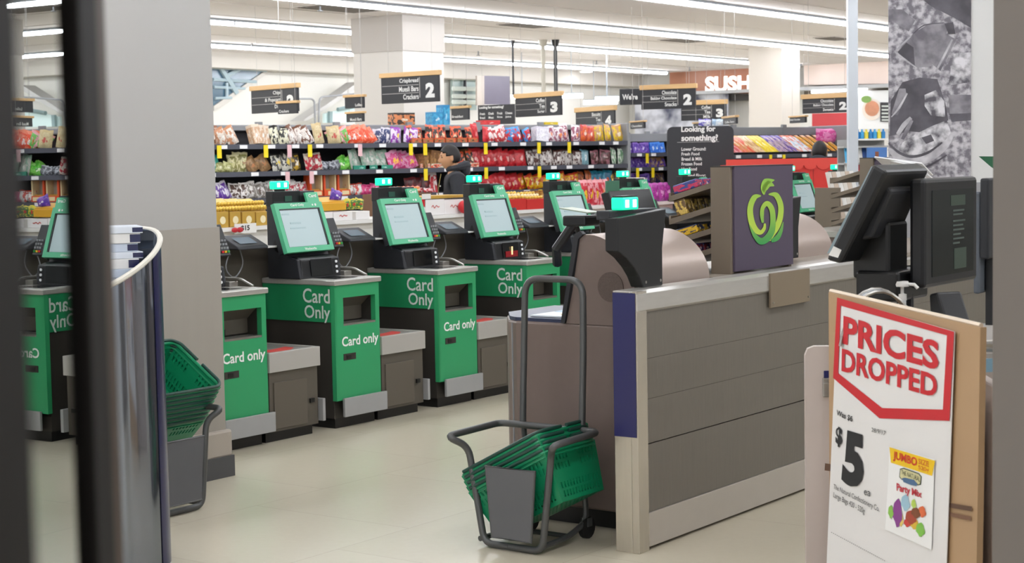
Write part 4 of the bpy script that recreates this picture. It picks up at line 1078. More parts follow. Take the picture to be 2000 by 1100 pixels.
btext('THE NATURAL', (215, 355), (213, 392), (383, 418), (380, 462), mat('badge ink', '#2f3a30', .4), .0)
btext('Party Mix', (172, 472), (172, 560), (398, 545), (398, 625), mat('picture red', '#c22a3c', .4), .03)
def blob(cx, cy, rx_, ry_, m, n=14): bpoly('sweet_picture', [(cx + rx_*math.cos(2*PI*i/n)*(1+.14*math.sin(i*2.3)), cy + ry_*math.sin(2*PI*i/n)*(1+.14*math.cos(i*1.7)) + .3*rx_*math.cos(2*PI*i/n)) for i in range(n)][::1], m, .0100 + random.random()*.0008)
for cx, cy, a_, b_2, c_ in [(180, 740, 42, 120, '#8a3a8e'), (250, 650, 40, 70, '#9fc4d6'), (120, 730, 24, 55, '#8cc152'), (300, 780, 50, 60, '#a8402c'), (345, 740, 42, 45, '#7c4426'), (400, 730, 36, 48, '#dd6a3a'), (330, 840, 45, 45, '#d9b236'), (385, 890, 40, 60, '#7fbf4a'), (210, 800, 22, 60, '#e3c768'), (325, 660, 22, 40, '#b5d15a'), (265, 830, 30, 35, '#c8322e')]:
    blob(cx, cy, a_, b_2, mat('sweet ' + c_, c_, .4))

# green hanging corner sign near the partition
q = P(1935, 305, 8.0)
t = thing('hanging_sign', 'corner of a dark green hanging sign by the grey partition', 'sign', q, -.2)
O('panel', MB().prism([(-.055, .0), (.35, -.01), (.35, -.3), (.0, -.05)][::-1], 0, .01, 'y'), mat('sign deep green', '#1f5a3c', .5), t)
O('cord', MB().tube([(.2, .005, 0), (.2, .005, CEIL-q.z)], .004, 6), GREYMET, t)
# ================================================================== HANGING AISLE SIGNS
LB = mat('board white', '#e9e9e6', .5)
RODM = mat('thin rod', '#b4b2ae', .5)
def hboard(name, label, tl, tr_, h_px, Y, rows, num=None, group='aisle signs', rail=True, railh=9, thick=.03, texts=None):
    """board hanging from the ceiling; tl / tr_ are its top corners in the photo, Y the distance of the left end"""
    p0 = P(tl[0], tl[1], Y); p1 = FZ(tr_[0], tr_[1], p0.z)
    d = p1 - p0; ok = .4 < (p1.y / Y) < 1.6
    if not ok: p1 = P(tr_[0], tr_[1], Y*.97); d = p1 - p0; d.z = 0
    L = d.length; hgt = h_px*Y/FPX
    t = thing(name, label, 'sign', (p0.x, p0.y, p0.z - hgt), math.atan2(d.y, d.x), group)
    O('board', MB().box(0, L, 0, thick, 0, hgt), CHALK, t, bevel=.004)
    if rail:
        rh = railh*Y/FPX
        O('timber_rail', MB().box(-.02, L+.02, -.012, thick+.012, hgt, hgt+rh), WOOD, t, bevel=.004)
    top = CEIL - (p0.z - hgt)
    O('rod', MB().tube([(L*.12, thick/2, hgt), (L*.12, thick/2, top)], .0022, 6), RODM, t)
    O('rod', MB().tube([(L*.88, thick/2, hgt), (L*.88, thick/2, top)], .0022, 6), RODM, t)
    mb = MB(); u, v = V((1,0,0)), V((0,0,1))
    for (body, x0, x1, z0, z1, bold) in (texts or []):
        mb.textbox(body, (x0*L, -.003, z0*hgt), u, v, (x1-x0)*L, (z1-z0)*hgt, bold)
    if rows:
        xr = .66 if num else .93
        for i, (r_, wd) in enumerate(rows):
            z1 = .93 - i*.30
            mb.textbox(r_, (( xr-wd)*L, -.003, (z1-.2)*hgt), u, v, wd*L, .2*hgt, .02)
    if mb.v: O('lettering', mb, LB, t)
    ln = MB()
    if rows and num:
        for i in range(1, len(rows)): ln.box(.02*L, .66*L, -.0025, -.001, (.965-i*.30)*hgt, (.965-i*.30+.02)*hgt)
        ln.box(.675*L, .685*L, -.0025, -.001, .18*hgt, .95*hgt)
        O('divider_line', ln, RODM, t)
    if num:
        O('aisle_number', MB().textbox(num, (.78*L, -.003, .16*hgt), u, v, .155*L, .56*hgt, .06), LB, t)
    return t
hboard('aisle_sign', 'large aisle sign 2 for crispbread, muesli bars and crackers, before the middle pillar', (744, 153), (856, 146), 50, 20.0, [('Crispbread', .33), ('Muesli Bars', .34), ('Crackers', .27)], '2')
hboard('aisle_sign', 'aisle sign half covered by a small Crackers sign, left of the middle pillar', (490, 178), (580, 171), 44, 20.5, [('Chips', .17), ('& Popcorn', .35), ('Dips', .14)], '2')
SM = 'small product signs'
hboard('product_sign', 'small Crackers sign covering the corner of an aisle sign', (542, 203), (579, 201), 20, 19.0, None, None, SM, True, 5, texts=[('Crackers', .08, .6, .12, .4, .02)])
hboard('product_sign', 'small Lollies sign left of the middle pillar, upper one', (673, 191), (709, 189), 21, 19.5, None, None, SM, True, 5, texts=[('Lollies', .58, .95, .15, .42, .02)])
hboard('product_sign', 'small Muesli Bars sign left of the middle pillar, lower one', (676, 223), (708, 221), 16, 19.5, None, None, SM, True, 4, texts=[('Muesli Bars', .25, .95, .12, .48, .02)])
hboard('aisle_sign', 'aisle sign 3 for coffee and tea, right of the middle pillar', (1006, 193), (1095, 187), 36, 22.0, [('Coffee', .19), ('Tea', .12), ('Sugar', .16)], '3')
hboard('aisle_sign', 'aisle sign 4 above the end of the long shelf', (1124, 220), (1199, 215), 34, 23.5, [('Biscuits', .22), ('Tea', .12)], '4')
hboard('welcome_sign', 'dark welcome sign starting with the word We\'re', (1210, 174), (1253, 173), 31, 24.0, None, None, None, False, texts=[("We're", .12, .82, .32, .68, .03)])
hboard('aisle_sign', 'aisle sign 2 for chocolate beside the dark welcome sign', (1252, 176), (1358, 172), 38, 23.0, [('Chocolate', .27), ('Baking Chocolate', .48), ('Snacks', .22)], '2')
hboard('aisle_sign', 'aisle sign 3 partly behind the chocolate aisle sign', (1330, 206), (1418, 203), 30, 26.0, [('Coffee', .2), ('Tea', .14), ('Milk', .16)], '3')
hboard('aisle_sign', 'aisle sign 2 at the right beside the slim white post', (1567, 194), (1660, 190), 28, 21.0, [('Chocolate', .27), ('Baking Chocolate', .42), ('Sweets', .22)], '2')
hboard('product_sign', 'small dark product sign above the fruit juice cartons', (881, 213), (914, 211), 22, 21.0, None, None, SM, True, 5, texts=[('Breakfast', .06, .72, .2, .42, .02)])
hboard('product_sign', 'small product sign above the purple chocolate shelf', (1231, 240), (1257, 238), 12, 21.5, None, None, SM, True, 3, texts=[('Chocolate', .1, .9, .25, .6, .02)])
hboard('product_sign', 'small product sign just above the directory board', (1354, 242), (1382, 240), 10, 23.0, None, None, SM, True, 3, texts=[('Cocoa', .1, .6, .25, .6, .02)])
hboard('product_sign', 'small product sign at the corner of the directory board', (1411, 232), (1437, 229), 12, 22.0, None, None, SM, True, 4, texts=[('Coffee Beans', .2, .9, .2, .55, .02)])
hboard('product_sign', 'small product sign above the chocolate bars on the right', (1542, 230), (1572, 228), 11, 22.0, None, None, SM, True, 3, texts=[('Block Chocolate', .06, .7, .45, .75, .02)])
hboard('directory_sign', 'dark hanging directory with columns of white lines, behind aisle sign three', (933, 206), (1004, 203), 38, 26.0, None, None, None, False, texts=[('Looking for something?', .04, .72, .78, .95, .03), ('Fresh', .06, .2, .5, .62, .02), ('Bread', .06, .2, .3, .42, .02), ('Milk', .06, .17, .1, .22, .02), ('Deli', .3, .44, .5, .62, .02), ('Meat', .3, .44, .3, .42, .02), ('Fish', .3, .42, .1, .22, .02), ('Fruit', .54, .68, .5, .62, .02), ('Eggs', .54, .68, .3, .42, .02), ('Cheese', .76, .95, .5, .62, .02), ('Juice', .76, .92, .3, .42, .02)])
# ceiling poles
for px, y0, y1, Y, r_, m, lab in [(1062, 110, 190, 27, .035, mat('cream pole', '#b7b2a5', .5), 'pale ceiling pole with cap above aisle sign three'), (1086, 138, 186, 27, .032, BLACK, 'thick black ceiling pole above aisle sign three'), (1003, 138, 190, 27, .016, CHALK, 'thin dark ceiling pole left of aisle sign three')]:
    q = P(px, y1, Y); t = thing('ceiling_pole', lab, 'pole', q, 0)
    O('pole', MB().cyl((0, 0, 0), r_, CEIL-q.z-.002, 10), m, t); O('pole_cap', MB().cyl((0, 0, CEIL-q.z-.1), r_*1.5, .098, 12, r2=r_*2.2), m, t)

# ================================================================== SHELVES OF SWEETS (long gondola across the back)
GA = 0.87243
GD, GN = V((math.sin(GA), math.cos(GA), 0)), V((-math.cos(GA), math.sin(GA), 0))
GYAW = PI/2 - GA
def bag_mesh(name, w_, h, d, m, fold=0.0):
    nx, nz = 6, 8; vs = []; fs = []
    rnd = random.Random(hash(name) % 9999 if False else len(name)*7 + int(w_*1000))
    for side in (-1, 1):
        for j in range(nz+1):
            for i in range(nx+1):
                x = -1 + 2*i/nx; z = j/nz
                t = max(0, (1-abs(x)**2.5))*max(0, 1-abs(2*z-1)**4)
                wob = .012*math.sin(7*x + 5*z*side)*t
                vs.append((x*w_/2*(1-.06*t), side*(d/2*t + .001) + wob*.6, z*h + .004*math.sin(5*x)*(z > .9)))
    n = (nx+1)*(nz+1)
    for s_ in (0, 1):
        for j in range(nz):
            for i in range(nx):
                a = s_*n + j*(nx+1) + i
                f = (a, a+1, a+nx+2, a+nx+1); fs.append(f if s_ == 0 else f[::-1])
    me = bpy.data.meshes.new(name); me.from_pydata(vs, [], fs); me.materials.append(m)
    for p in me.polygons: p.use_smooth = True
    return me
def box_mesh(name, w_, h, d, m):
    me = bpy.data.meshes.new(name); mb = MB().box(-w_/2, w_/2, -d/2, d/2, 0, h)
    me.from_pydata([tuple(v) for v in mb.v], [], mb.f); me.materials.append(m); return me
def inst(me, name, loc, rot, label, cat, group):
    o = bpy.data.objects.new(name, me); COL.objects.link(o); o.location = loc; o.rotation_euler = rot; return tag(o, label, cat, group)

class Gondola:
    def __init__(s, px, py, Y, label, u0, u1, zs, rail, depth=.5, endR=False):
        s.o = P(px, py, Y); s.o.z = 0; s.zs = zs
        t = s.t = thing('shelf_unit', label, 'shelves', s.o, GYAW)
        DK = mat('shelf back', '#37363b', .6)
        O('back_panel', MB().box(u0, u1, depth, depth+.03, .0, rail), DK, t)
        O('base_shelf', MB().box(u0, u1, 0, depth, 0, .18), SHELFDK, t)
        O('top_rail', MB().box(u0, u1, depth-.1, depth+.1, rail-.06, rail), GREYMET, t, bevel=.01)
        for z in zs:
            sh = O('shelf', MB().box(u0, u1, 0, depth, z-.03, z), SHELFDK, t)
            O('ticket_rail', MB().box(u0, u1, -.012, 0.0, z-.045, z+.004), mat('ticket rail', '#4b4d57', .4), sh)
            tk = MB(); x = u0 + .1; r = random.Random(int(z*100))
            tks = []
            while x < u1-.15:
                O('price_label', MB().box(x, x+.085, -.016, -.012, z-.04, z-.004), TICKET, sh); x += r.uniform(.22, .5)
            s.last = sh
        O('end_panel', MB().box(u1, u1+.03, -.01, depth+.03, 0, rail+.01), GREYMET, t, bevel=.012)
        O('end_panel', MB().box(u0-.03, u0, -.01, depth+.03, 0, rail+.01), GREYMET, t, bevel=.012)
        k = u0 + .6
        while k < u1: O('rail_clip', MB().box(k, k+.07, depth-.13, depth-.09, rail-.08, rail+.03), GREYMET, t); k += .95
    def u(s, px): p = hit(px, 320, s.o, GN); return (p - s.o).dot(GD)
    def at(s, u, y, z): p = s.o + GD*u + GN*y; return V((p.x, p.y, z))
    def ticket(s, px, z, m, h=.085, w_=.05):
        u = s.u(px); sh = [c for c in s.t.children if c.name.startswith('shelf') and abs(c.data.vertices[4].co.z - z) < .02][0]
        O('special_ticket', MB().box(u-w_/2, u+w_/2, -.022, -.018, z-.045-h, z-.005), m, sh)
    def run(s, p0, p1, z, kind, label, n=None, w_=.14, h=.20, d=.06, tilt=-.12, yaw=0.0, lean=0.0, y=.10, rows=1, shape='bag', name='sweets_packet', group=None):
        m = pack_mat('pack ' + kind[0] + kind[1] + kind[2], *kind)
        u0, u1 = s.u(p0), s.u(p1)
        n = n or max(1, round((u1-u0)/(w_*.92)))
        me = (bag_mesh if shape == 'bag' else box_mesh)('%s %d' % (name, len(bpy.data.meshes)), w_, h, d, m)
        for r in range(rows):
            for i in range(n):
                u = u0 + (u1-u0)*(i+.5)/n
                j = 1.0 if name == 'display_tray' else 0.0
                o = inst(me, name, s.at(u + (1-j)*random.uniform(-.015, .015), y + .10*r + (1-j)*random.uniform(-.03, .02), z + .003), (tilt + (1-j)*random.uniform(-.10, .08), lean + (1-j)*random.uniform(-.14, .14), GYAW + yaw + (1-j)*random.uniform(-.35, .35)), label, 'sweets', group or 'packets: ' + label)
                if not j: k_ = random.uniform(.84, 1.06); o.scale = (random.uniform(.9, 1.04), 1, k_)
G1 = Gondola(830, 300, 18.0, 'long charcoal shelf unit of sweets across the back, behind the man in black', -3.4, 3.0, [.80, 1.21, 1.475, 1.745], 1.95)
Z3, Z2, Z1 = 1.21, 1.475, 1.745
W_ = 'on the top shelf'
G1.run(420, 440, Z1, ('#c9a58c', '#8b5d42', '#f1e9dd'), 'small tan and white packet at the left end of the top shelf', w_=.12, h=.19)
G1.run(438, 480, Z1, ('#e9dfd3', '#c98f6a', '#f7f3ec'), 'tan and white packet leaning right near the left end of the top shelf', w_=.13, h=.20, lean=-.35)
G1.run(503, 537, Z1, ('#d2ab88', '#e6d3bd', '#f4efe7'), 'tan cardboard sided packet left of the zebra striped packets on the top shelf', n=3, w_=.10, h=.21, shape='box', d=.09)
G1.run(538, 574, Z1, ('#e8e4c8', '#2b2a28', '#efeede'), 'white and black striped packet on the top shelf', w_=.12, h=.19)
G1.run(576, 624, Z1, ('#e9e0d8', '#7a5340', '#f6f2ec'), 'white and brown packet leaning over beside the zebra packets on the top shelf', w_=.12, h=.21, lean=-.4)
G1.run(624, 678, Z1, ('#d9c79c', '#cfb98a', '#c8564c'), 'cream packet with red spot on the top shelf', w_=.15, h=.21, lean=-.25)
G1.run(664, 706, Z1, ('#6fbf5b', '#e8a9b0', '#7ecb64'), 'green and pink packet on the top shelf', w_=.14, h=.19, lean=-.5)
G1.run(690, 744, Z1, ('#e8502e', '#f08a6c', '#f4e0da'), 'orange red packet heaped right of the green packets on the top shelf', n=5, w_=.15, h=.19, lean=-.4, rows=2)
G1.run(744, 774, Z1, ('#2f3a6a', '#d8d4de', '#efe9ea'), 'navy and white packet right of the orange red heap on the top shelf', w_=.13, h=.17)
G1.run(775, 822, Z1, ('#e9d9f0', '#9a3cae', '#f0d43a'), 'white packet with rainbow print on the top shelf', w_=.17, h=.18)
G1.run(806, 938, Z1, ('#29211d', '#e8603a', '#f0c8a0'), 'black packet with orange label in a brown tray on the top shelf', n=8, w_=.11, h=.19, d=.05)
G1.run(806, 938, Z1, ('#a3764b', '#e2603a', '#2a2420'), 'brown cardboard tray front holding black packets on the top shelf', n=6, w_=.13, h=.05, d=.02, shape='box', y=.03, tilt=0, name='display_tray')
G1.run(936, 966, Z1, ('#c3202c', '#d8353c', '#e68a88'), 'plain red packet beside the black packets on the top shelf', w_=.13, h=.20)
G1.run(966, 1006, Z1, ('#c93a3c', '#f3ecea', '#f2d8d4'), 'red and white packet on the top shelf', w_=.12, h=.20, lean=-.25)
G1.run(1006, 1050, Z1, ('#cf3038', '#3a8fd0', '#f3e6e4'), 'red packet with blue top on the top shelf', w_=.14, h=.19, lean=-.2)
G1.run(1052, 1078, Z1, ('#eceaf0', '#dcd9e4', '#f6f6f8'), 'plain white tub on the top shelf', n=1, w_=.17, h=.19, shape='box', d=.12, name='white_tub')
G1.run(1080, 1142, Z1, ('#a05a70', '#f0e4e6', '#e8864a'), 'pink white and orange packet right of the white tub', w_=.13, h=.20)
G1.run(1142, 1172, Z1, ('#e46a34', '#c84a4a', '#f3d8c8'), 'orange topped packet near the right end of the top shelf', w_=.13, h=.21)
G1.run(1172, 1228, Z1, ('#e6c42c', '#c99a6a', '#f0e0c4'), 'yellow topped tan packet at the right end of the top shelf', w_=.16, h=.21)
# second shelf
G1.run(424, 437, Z2, ('#2a9a86', '#1f7f70', '#d8ece8'), 'teal packet at the left end of the second shelf', n=1, w_=.11, h=.19)
G1.run(436, 458, Z2, ('#9a9a5c', '#c9c98e', '#e6e3c0'), 'olive packet stacked flat on the second shelf', n=4, w_=.12, h=.10, lean=.1)
G1.run(459, 496, Z2, ('#8f8a50', '#e4ddb0', '#d2cb96'), 'olive packet with beige top on the second shelf', n=3, w_=.12, h=.20)
G1.run(495, 540, Z2, ('#8a6a48', '#a8845c', '#b9794a'), 'brown packet leaning right on the second shelf', w_=.14, h=.18, lean=-.5)
G1.run(540, 582, Z2, ('#c9c6b8', '#2c2a28', '#e0c23c'), 'silver packet with black and yellow top on the second shelf', w_=.15, h=.20)
G1.run(576, 602, Z2, ('#c7a23c', '#3a332c', '#e8e0d0'), 'gold and black packet on the second shelf', w_=.13, h=.20)
G1.run(600, 644, Z2, ('#c03040', '#d8cdbf', '#efe8de'), 'red and white packet left of the silver packets on the second shelf', w_=.14, h=.19, lean=-.2)
G1.run(645, 682, Z2, ('#5a5c64', '#b6bac2', '#83858c'), 'small silver grey packet on the second shelf', n=4, w_=.10, h=.10)
G1.run(678, 708, Z2, ('#5abf3c', '#86cf5c', '#dff0c8'), 'bright green packet on the second shelf', n=3, w_=.15, h=.17, lean=-.6)
G1.run(695, 766, Z2, ('#b9bcb2', '#8fae9a', '#d5d6cf'), 'clear grey packet with teal base on the second shelf', n=6, w_=.13, h=.22, lean=-.15)
G1.run(697, 766, Z2, ('#2a8a72', '#2f9a80', '#bfe0d6'), 'teal tray front below the clear grey packets', n=3, w_=.2, h=.04, d=.02, shape='box', y=.03, tilt=0, name='display_tray')
G1.run(764, 822, Z2, ('#d84a86', '#e9a4c4', '#f3c23c'), 'pink packet with bright print on the second shelf', n=6, w_=.15, h=.19, lean=-.4, rows=2)
G1.run(824, 862, Z2, ('#9a7248', '#7a5636', '#b48a58'), 'open brown carton left of the man on the second shelf', n=2, w_=.14, h=.18, d=.12, shape='box', tilt=0, name='carton')
G1.run(824, 938, Z2, ('#e0583a', '#d8d0b8', '#2a2420'), 'orange and cream carton front on the second shelf', n=6, w_=.13, h=.045, d=.02, shape='box', y=.03, tilt=0, name='display_tray')
G1.run(895, 938, Z2, ('#2a211d', '#e2603a', '#efd0b0'), 'black packet with orange label right of the man on the second shelf', n=3, w_=.11, h=.18)
G1.run(916, 936, Z2, ('#8f6a42', '#7a5636', '#a88050'), 'plain brown carton right of the man on the second shelf', n=1, w_=.10, h=.19, d=.10, shape='box', tilt=0, y=.2, name='carton')
G1.run(936, 1034, Z2, ('#b81c26', '#d2343a', '#e9b0aa'), 'red packet right of the man on the second shelf', n=8, w_=.15, h=.21, lean=-.2)
G1.run(1030, 1142, Z2, ('#d9d2cc', '#5a3a34', '#efe9e4'), 'white and brown packet on the second shelf', n=9, w_=.12, h=.20)
G1.run(1142, 1166, Z2, ('#a8d0d8', '#7fb4c2', '#e9f2f2'), 'light blue packet on the second shelf', n=1, w_=.15, h=.20)
G1.run(1166, 1200, Z2, ('#5f403c', '#a8707a', '#d8c4c0'), 'brown and pink packet on the second shelf', w_=.14, h=.18)
G1.run(1200, 1228, Z2, ('#7aa880', '#dfe8da', '#a7c4a6'), 'green and white packet at the right end of the second shelf', n=2, w_=.12, h=.21)
# third shelf
G1.run(424, 460, Z3, ('#6a3fa0', '#e9e2ee', '#efe9f2'), 'purple and white packet at the left end of the third shelf', w_=.14, h=.18, lean=-.3)
G1.run(456, 494, Z3, ('#5a4238', '#efeae6', '#d6cdc6'), 'brown and white packet on the third shelf', w_=.13, h=.16)
G1.run(488, 546, Z3, ('#8f8880', '#e2deda', '#5c463c'), 'grey and white packet behind the first green lamp on the third shelf', w_=.13, h=.17, lean=-.2)
G1.run(546, 608, Z3, ('#b3283a', '#e6e2de', '#8a8480'), 'red white and silver packet on the third shelf', n=6, w_=.13, h=.17, lean=-.2, rows=2)
G1.run(690, 714, Z3, ('#e6e2de', '#cf4a3c', '#f3efec'), 'white and red packet right of the orange display boxes', n=2, w_=.12, h=.12)
G1.run(712, 748, Z3, ('#d83a78', '#e8689a', '#f0c0d4'), 'pink packet on the third shelf', n=3, w_=.13, h=.12)
G1.run(768, 800, Z3, ('#e08a3a', '#efe0c8', '#e8b070'), 'small orange and cream packet on the third shelf', n=5, w_=.10, h=.07)
G1.run(803, 846, Z3, ('#4a1a20', '#6a2a2c', '#8a3a3c'), 'dark red packet on the third shelf', n=3, w_=.14, h=.19)
G1.run(800, 846, Z3, ('#d8404a', '#f0e2e0', '#efc0c0'), 'flat red and white packet on the third shelf', n=3, w_=.13, h=.05, y=.04)
G1.run(848, 866, Z3, ('#c8303c', '#f0ece8', '#e0ded8'), 'tall red and white packet beside the man', n=1, w_=.12, h=.21, shape='box', d=.05)
G1.run(914, 950, Z3, ('#8a1a24', '#6a1820', '#a83840'), 'dark red packet right of the man on the third shelf', n=3, w_=.14, h=.20)
G1.run(944, 1026, Z3, ('#c41e2a', '#d43a40', '#e8a8a0'), 'bright red packet on the third shelf', n=7, w_=.15, h=.20, lean=-.35)
G1.run(1010, 1142, Z3, ('#e2b21c', '#c8402a', '#f2e0a8'), 'yellow packet with red print on the third shelf', n=9, w_=.15, h=.18, lean=-.2)
G1.run(1142, 1166, Z3, ('#8a4a2a', '#c86a3a', '#e0a070'), 'brown orange packet on the third shelf', n=2, w_=.13, h=.20)
G1.run(1164, 1200, Z3, ('#2a6a8a', '#3a9ab4', '#d8603a'), 'blue packet with orange print on the third shelf', n=3, w_=.13, h=.20)
G1.run(1198, 1226, Z3, ('#d8b02a', '#4a3a2c', '#e8d080'), 'yellow and brown packet at the right end of the third shelf', n=2, w_=.12, h=.18)
# lowest visible shelf, mostly hidden by the checkouts
G1.run(560, 640, .80, ('#6a3fa0', '#d8b02a', '#efe9f2'), 'purple and yellow packet low on the long shelf unit', n=5, w_=.15, h=.2)
G1.run(1100, 1226, .80, ('#c8283a', '#e8b0b4', '#f0d8d8'), 'red and pink packet low on the long shelf unit', n=9, w_=.15, h=.24)
# orange fronted display boxes with windows
ORB = mat('display box orange', '#dd5226', .5); CRB = mat('display box cream', '#e8d2a2', .5); INB = mat('display box inside', '#b5a796', .6)
for k, px in enumerate((622, 649, 676)):
    u = G1.u(px)
    t = thing('display_box', ('left', 'middle', 'right')[k] + ' of the three orange and cream window boxes on the third shelf', 'box', G1.at(u, .05, Z3+.002), GYAW, 'orange window boxes')
    O('left_side', MB().box(-.075, -.055, 0, .12, 0, .215), ORB, t); O('right_side', MB().box(.06, .075, 0, .12, 0, .215), CRB, t)
    O('back', MB().box(-.055, .06, .11, .12, 0, .215), INB, t); O('lip', MB().box(-.075, .075, -.006, .0, 0, .06), ORB, t)
    O('lip_print', MB().box(-.03, .06, -.008, -.006, .01, .05), CRB, t); O('contents', MB().box(-.05, .055, .02, .1, 0, .075), mat('gold contents', '#b98a3c', .4), t)
for px in (427, 518, 604, 801, 829, 947, 1051, 1110): G1.ticket(px, Z1, YEL)
for px in (564, 702): G1.ticket(px, Z1, TICKETR)
for px in (559, 606): G1.ticket(px, Z2, TICKETR)
for px in (829, 947, 1051): G1.ticket(px, Z2, YEL)
G1.ticket(433, Z3, TICKETR); G1.ticket(1052, Z3, YEL)
# things standing on top of the long unit
for k, (px, wd, h, c, lab, nm) in enumerate([(840, .28, .13, ('#d88a5a', '#3a3430', '#e8dcc8'), 'row of dark and orange cartons on top of the long shelf unit', 'carton'), (905, .16, .14, ('#4aa8d0', '#3a90c0', '#cfe6f0'), 'light blue carton on top of the long shelf unit', 'carton'), (922, .10, .22, ('#4aa8d0', '#2f86b8', '#9fd0e6'), 'tall blue carton on top of the long shelf unit', 'carton'), (1010, .26, .05, ('#d03038', '#e0504c', '#f0c0b8'), 'flat red packet on top of the long shelf unit', 'packet'), (1128, .2, .03, ('#e0c83a', '#d8b82a', '#efe6b0'), 'flat yellow packet on top of the long shelf unit', 'packet')]):
    o = inst(box_mesh('carton%d' % k, wd, h, .12, pack_mat('pack top %d' % k, *c)), nm, G1.at(G1.u(px), .5, 1.952), (0, 0, GYAW), lab, nm, None)
# ------------------------------------------------------------------ purple chocolate unit and bar unit further right
def zat(px, py, o): return hit(px, py, o, GN).z
o2 = P(1270, 300, 21.5); o2.z = 0
zz = [zat(1270, y, o2) for y in (299, 327, 358)]
G2 = Gondola(1270, 300, 21.5, 'grey shelf unit of purple chocolate left of the directory board', -.35, .75, zz[::-1], zat(1270, 260, o2), .45)
O('header', MB().box(-.35, .75, .1, .13, zat(1270, 276, o2), zat(1270, 261, o2)), GREYMET, G2.t)
for zi, lab in ((0, 'upper'), (1, 'middle'), (2, 'lower')):
    G2.run(1238, 1278, zz[zi], ('#5a3aa0', '#8a6ac0', '#e6def0'), 'purple chocolate packet on the %s shelf of the purple unit' % lab, n=6, w_=.10, h=.13, shape='box', d=.05)
    G2.run(1278, 1304, zz[zi], [('#2a6ad0', '#4a8ae0', '#d8e6f6'), ('#5a3aa0', '#b08a5a', '#e0c8a8'), ('#2a2a6a', '#8a6a4a', '#c8b090')][zi], '%s chocolate packet on the %s shelf of the purple unit' % (('blue', 'purple and tan', 'navy and tan')[zi], lab), n=3, w_=.12, h=.13, shape='box', d=.05)
for px, zi in ((1262, 0), (1243, 1), (1273, 1), (1297, 2), (1285, 2)): G2.ticket(px, zz[zi], YEL)
o3 = P(1540, 300, 21.0); o3.z = 0
zb = zat(1540, 301, o3)
G3 = Gondola(1540, 300, 21.0, 'grey shelf unit of slanted chocolate bars behind the red display', -1.08, 1.15, [.75, 1.1, zb], zat(1540, 246, o3), .62)
O('header', MB().box(-1.08, 1.15, .5, .53, zat(1540, 262, o3), zat(1540, 247, o3)), GREYMET, G3.t)
def bars_(p0, p1, n, kind, label):
    m = pack_mat('bar ' + kind[0], *kind); me = bag_mesh('bar ' + kind[0], .085, .40, .03, m)
    u0, u1 = G3.u(p0), G3.u(p1)
    for i in range(n):
        inst(me, 'chocolate_bar', G3.at(u0 + (u1-u0)*(i+.5)/n, .03, zb + .03), (-1.02, 0, GYAW + random.uniform(-.05, .05)), label, 'chocolate', 'bars: ' + label)
bars_(1436, 1456, 2, ('#e08a90', '#c84a50', '#f0d8d0'), 'pink red chocolate bar at the left end of the bar unit')
bars_(1456, 1480, 3, ('#d2502e', '#c88a4a', '#e8c8a0'), 'orange red chocolate bar on the slanted bar unit')
bars_(1480, 1500, 2, ('#c9a06a', '#e0c49a', '#b07a42'), 'tan chocolate bar on the slanted bar unit')
bars_(1500, 1526, 3, ('#e6d02c', '#d8b820', '#f2eab0'), 'yellow chocolate bar on the slanted bar unit')
bars_(1526, 1566, 4, ('#b8a0a8', '#5a3aa0', '#8a7a86'), 'purple ended silver chocolate bar on the slanted bar unit')
bars_(1566, 1592, 3, ('#d8dde2', '#d86a4a', '#a8c4d8'), 'white and orange chocolate bar on the slanted bar unit')
bars_(1592, 1650, 5, ('#d8a03a', '#c07a3a', '#e6c890'), 'gold chocolate bar at the right end of the bar unit')
for px in (1503, 1529): G3.ticket(px, zb, YEL)
for k, (px, c, wd) in enumerate([(1450, ('#e8e8f2', '#6a5ac0', '#f6f6fa'), .22), (1475, ('#dfe9f0', '#a8c4dc', '#f4f6f8'), .2)]):
    inst(bag_mesh('toppack%d' % k, wd, .10, .1, pack_mat('pack top b%d' % k, *c)), 'wrapped_packet', G3.at(G3.u(px), .62, zat(1540, 246, o3)+.002), (0, 0, GYAW), ('white and violet', 'white and pale blue')[k] + ' wrapped packet on top of the bar unit', 'packet', None)
inst(bag_mesh('pinkpack', .5, .2, .15, pack_mat('pack pinkroll', '#d84a9a', '#e88ac0', '#e06ab0')), 'pink_packet', G3.at(G3.u(1648), .25, zb + .12), (0, 0, GYAW), 'bright pink packet at the right of the bar unit beside the white post', 'packet', None)
o = inst(box_mesh('brown carton', .42, .3, .2, mat('brown carton', '#a98256', .6)), 'carton', G3.at(G3.u(1597), .9, 1.55), (0, .1, GYAW), 'plain brown carton behind the bar unit under the right aisle sign', 'box', None)
O('carton_support', MB().box(-.2, .2, -.08, .08, -1.55, .0), SHELFDK, o)

# ================================================================== DIRECTORY BOARD, RED DISPLAY
q = P(1303, 248, 18.2)
DBW = 129*18.2/FPX
t = thing('directory_board', 'charcoal floor directory board asking Looking for something', 'sign', (q.x, q.y, 0), -.02)
hz = q.z
bp_ = [(0, .0), (DBW, .0), (DBW, hz-.06)] + [(DBW-.06+.06*math.cos(a), hz-.06+.06*math.sin(a)) for a in (PI*.125, PI*.25, PI*.375)] + [(DBW-.06, hz), (.06, hz)] + [(.06-.06*math.sin(a), hz-.06+.06*math.cos(a)) for a in (PI*.125, PI*.25, PI*.375)] + [(0, hz-.06)]
O('board', MB().prism(bp_, .0, .05, 'y'), CHALK, t)
def dtext(lines, bold):
    mb = MB()
    for body, X0, X1, Y0, Y1 in lines:
        k = 18.2/FPX/4.4
        mb.textbox(body, ((X0-365)*k, -.004, hz-(Y1-75)*k), (1,0,0), (0,0,1), (X1-X0)*k, (Y1-Y0)*k, bold)
    return mb
O('headline', dtext([('Looking for', 485, 778, 72, 135), ('something?', 485, 798, 145, 215)], .035), LB, t)
